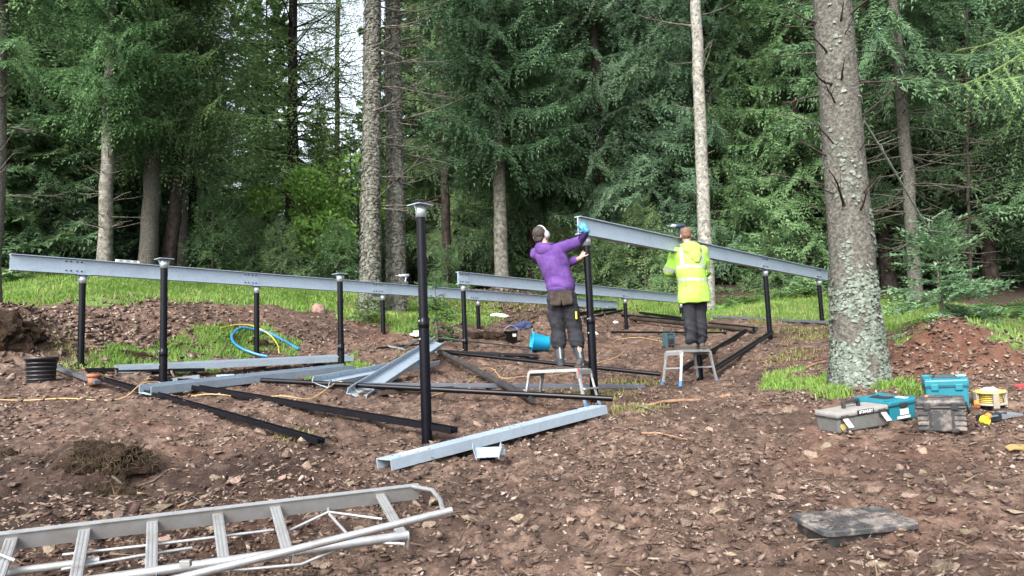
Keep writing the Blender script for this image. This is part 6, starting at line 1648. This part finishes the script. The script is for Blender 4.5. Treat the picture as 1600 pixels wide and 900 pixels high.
# blue glove on the raised hand
m = MB(); hand(m, wrR, Vector((-.55, .25, .75)), Vector((.2, .9, -.2)), curl=.85, side=1, s=1.13); limb(m, [wrR + (elR - wrR).normalized() * .035, wrR], [.037, .034]); fuse('glove', m, .0065, 'glove_blue', e, 1)
m = MB(); m.box((.105, -.08, .63), (.022, .02, .09), ch=.005); m.build('tool_in_pocket', 'tool_yellow', e)

# ---------------- worker in yellow
ob = at(1089, 544, 11.02); e = empty('person', Matrix.Translation((ob.x, ob.y, P2Z + .004)), 'person in high visibility yellow coat standing on the plain stool at the beam', 'person')
HC = Vector((-.045, .03, 1.655)); NB = Vector((-.03, .01, 1.50))
shR = Vector((.165, .0, 1.41)); elR = Vector((.235, .10, 1.13)); wrR = Vector((.12, .32, 1.17)); shL = Vector((-.215, .0, 1.41)); elL = Vector((-.325, .05, 1.14)); wrL = Vector((-.16, .27, 1.13))
ftL, ftR = Vector((-.075, -.01, 0)), Vector((.075, .06, 0)); knL, knR = Vector((-.065, .02, .46)), Vector((.085, .05, .46)); hpL, hpR = Vector((-.07, 0, .90)), Vector((.09, 0, .90))
b = MB()
loft(b, [(.01, 0, .86, .15, .105), (.01, 0, .98, .15, .11), (0, 0, 1.10, .135, .10), (-.02, 0, 1.28, .165, .11), (-.025, 0, 1.40, .175, .10), (-.028, .0, 1.46, .11, .075), (NB.x, NB.y, NB.z, .056, .056), (HC.x, HC.y - .01, HC.z - .04, .054, .056)])
limb(b, [shR, elR, wrR], [.052, .042, .028]); limb(b, [shL, elL, wrL], [.052, .042, .028])
for h_, k_, f_, d in ((hpL, knL, ftL, Vector((-.8, .6, 0))), (hpR, knR, ftR, Vector((-.1, 1, 0)))): limb(b, [h_, k_, f_ + Vector((0, 0, .09))], [.082, .056, .040]); limb(b, [f_ + Vector((0, 0, .045)), f_ + d * .14 + Vector((0, 0, .03))], [.036, .027])
Rm = head(b, HC, -.1, -.12)
hand(b, wrR, Vector((-.6, .75, .2)), Vector((-.6, .1, .5)), curl=.8, side=1); hand(b, wrL, Vector((.6, .75, .1)), Vector((.6, .1, .5)), curl=.8, side=-1)
fuse('body', b, .0075, 'skin', e, 2)
m = MB(); ball(m, HC + Rm @ Vector((0, -.020, .044)), (.080, .096, .084), Rm, 3); ball(m, HC + Rm @ Vector((0, -.055, .0)), (.070, .055, .060), Rm, 3)
fuse('hair', m, .008, 'hair_brown', e, 1, lambda p: .004 * mnoise.noise(p * 60))
g_ = MB()
loft(g_, [(.01, 0, .665, .228, .165), (.01, 0, .70, .232, .168), (.008, 0, .85, .228, .165), (0, 0, 1.0, .222, .158), (-.01, -.005, 1.15, .220, .150), (-.02, -.005, 1.30, .222, .145), (-.025, .0, 1.40, .210, .128), (-.028, .0, 1.465, .135, .10), (NB.x, NB.y, 1.525, .082, .082)])
limb(g_, [shR + Vector((-.05, 0, .0)), shR, shR.lerp(elR, .5), elR, elR.lerp(wrR, .6), wrR.lerp(elR, .1)], [.075, .088, .084, .078, .066, .056]); limb(g_, [shL + Vector((.05, 0, 0)), shL, shL.lerp(elL, .5), elL, elL.lerp(wrL, .6), wrL.lerp(elL, .1)], [.075, .088, .084, .078, .066, .056])
def fold_c(p): return ridge(p, Vector((1, .2, .12)).normalized(), 9) * .014 + ridge(p, Vector((.2, .1, 1)).normalized(), 9, 7) * (.018 if p.z > 1.05 and abs(p.x) > .18 else .009) + mnoise.noise(p * 5) * .014
ct = fuse('coat', g_, .010, 'hivis', e, 4, fold_c)
wob = lambda p: .008 * math.sin(p.x * 14)
torso = lambda p: -.262 < p.x - .0 < .262
band('reflective_band', ct, lambda p: 1.155 < p.z + wob(p) < 1.212 and -.235 < p.x < .215 and abs(p.y) < .19, .004, 'reflective', e)
band('reflective_band', ct, lambda p: .965 < p.z + wob(p) < 1.022 and abs(p.x) < .30 and p.y < .3, .004, 'reflective', e)
for sx in (-.155, .12): band('shoulder_stripe', ct, lambda p, sx=sx: sx - .028 < p.x < sx + .028 and 1.214 < p.z < 1.56, .004, 'reflective', e)
for s_, l_ in ((shL, elL), (shR, elR)):
    ax = (l_ - s_).normalized(); band('sleeve_band', ct, lambda p, s_=s_, ax=ax, l_=l_: .80 < (p - s_).dot(ax) / (l_ - s_).length < 1.02 and abs(p.x) > .215 and (p - s_ - ax * (p - s_).dot(ax)).length < .13, .005, 'reflective', e)
m = MB(); ball(m, (-.005, -.115, 1.445), (.135, .055, .10), Matrix.Rotation(.1, 3, 'Y'), 3); ball(m, (.03, -.15, 1.345), (.085, .035, .085), None, 3); ball(m, (.045, -.16, 1.28), (.045, .022, .05), None, 3)
m.tube([(NB.x + .10 * math.cos(R(t)), NB.y + .0 + .088 * math.sin(R(t)), 1.51) for t in range(0, 361, 20)], .032, n=8)
fuse('hood', m, .009, 'hivis', e, 3, lambda p: ridge(p, Vector((.3, .1, .9)), 14) * .012)
t_ = MB(); loft(t_, [(.01, 0, .76, .17, .115), (.01, 0, .90, .175, .13), (.01, 0, 1.0, .16, .115)])
for h_, k_, f_ in ((hpL, knL, ftL), (hpR, knR, ftR)): limb(t_, [h_ + Vector((0, 0, -.03)), h_.lerp(k_, .5), k_, k_.lerp(f_, .5), f_.lerp(k_, .32)], [.105, .100, .094, .092, .092])
fuse('trousers', t_, .010, 'work_trousers', e, 3, lambda p: ridge(p, Vector((.35, .1, 1)).normalized(), 13) * (.016 + .014 * math.exp(-((p.z - .18) / .12) ** 2)) + mnoise.noise(p * 7) * .008)
boot(e, ftL, knL, 'leather_boot', 'boot_sole', .17, (-.8, .6)); boot(e, ftR, knR, 'leather_boot', 'boot_sole', .17, (-.1, 1))

bpy.data.scenes.remove(WS)
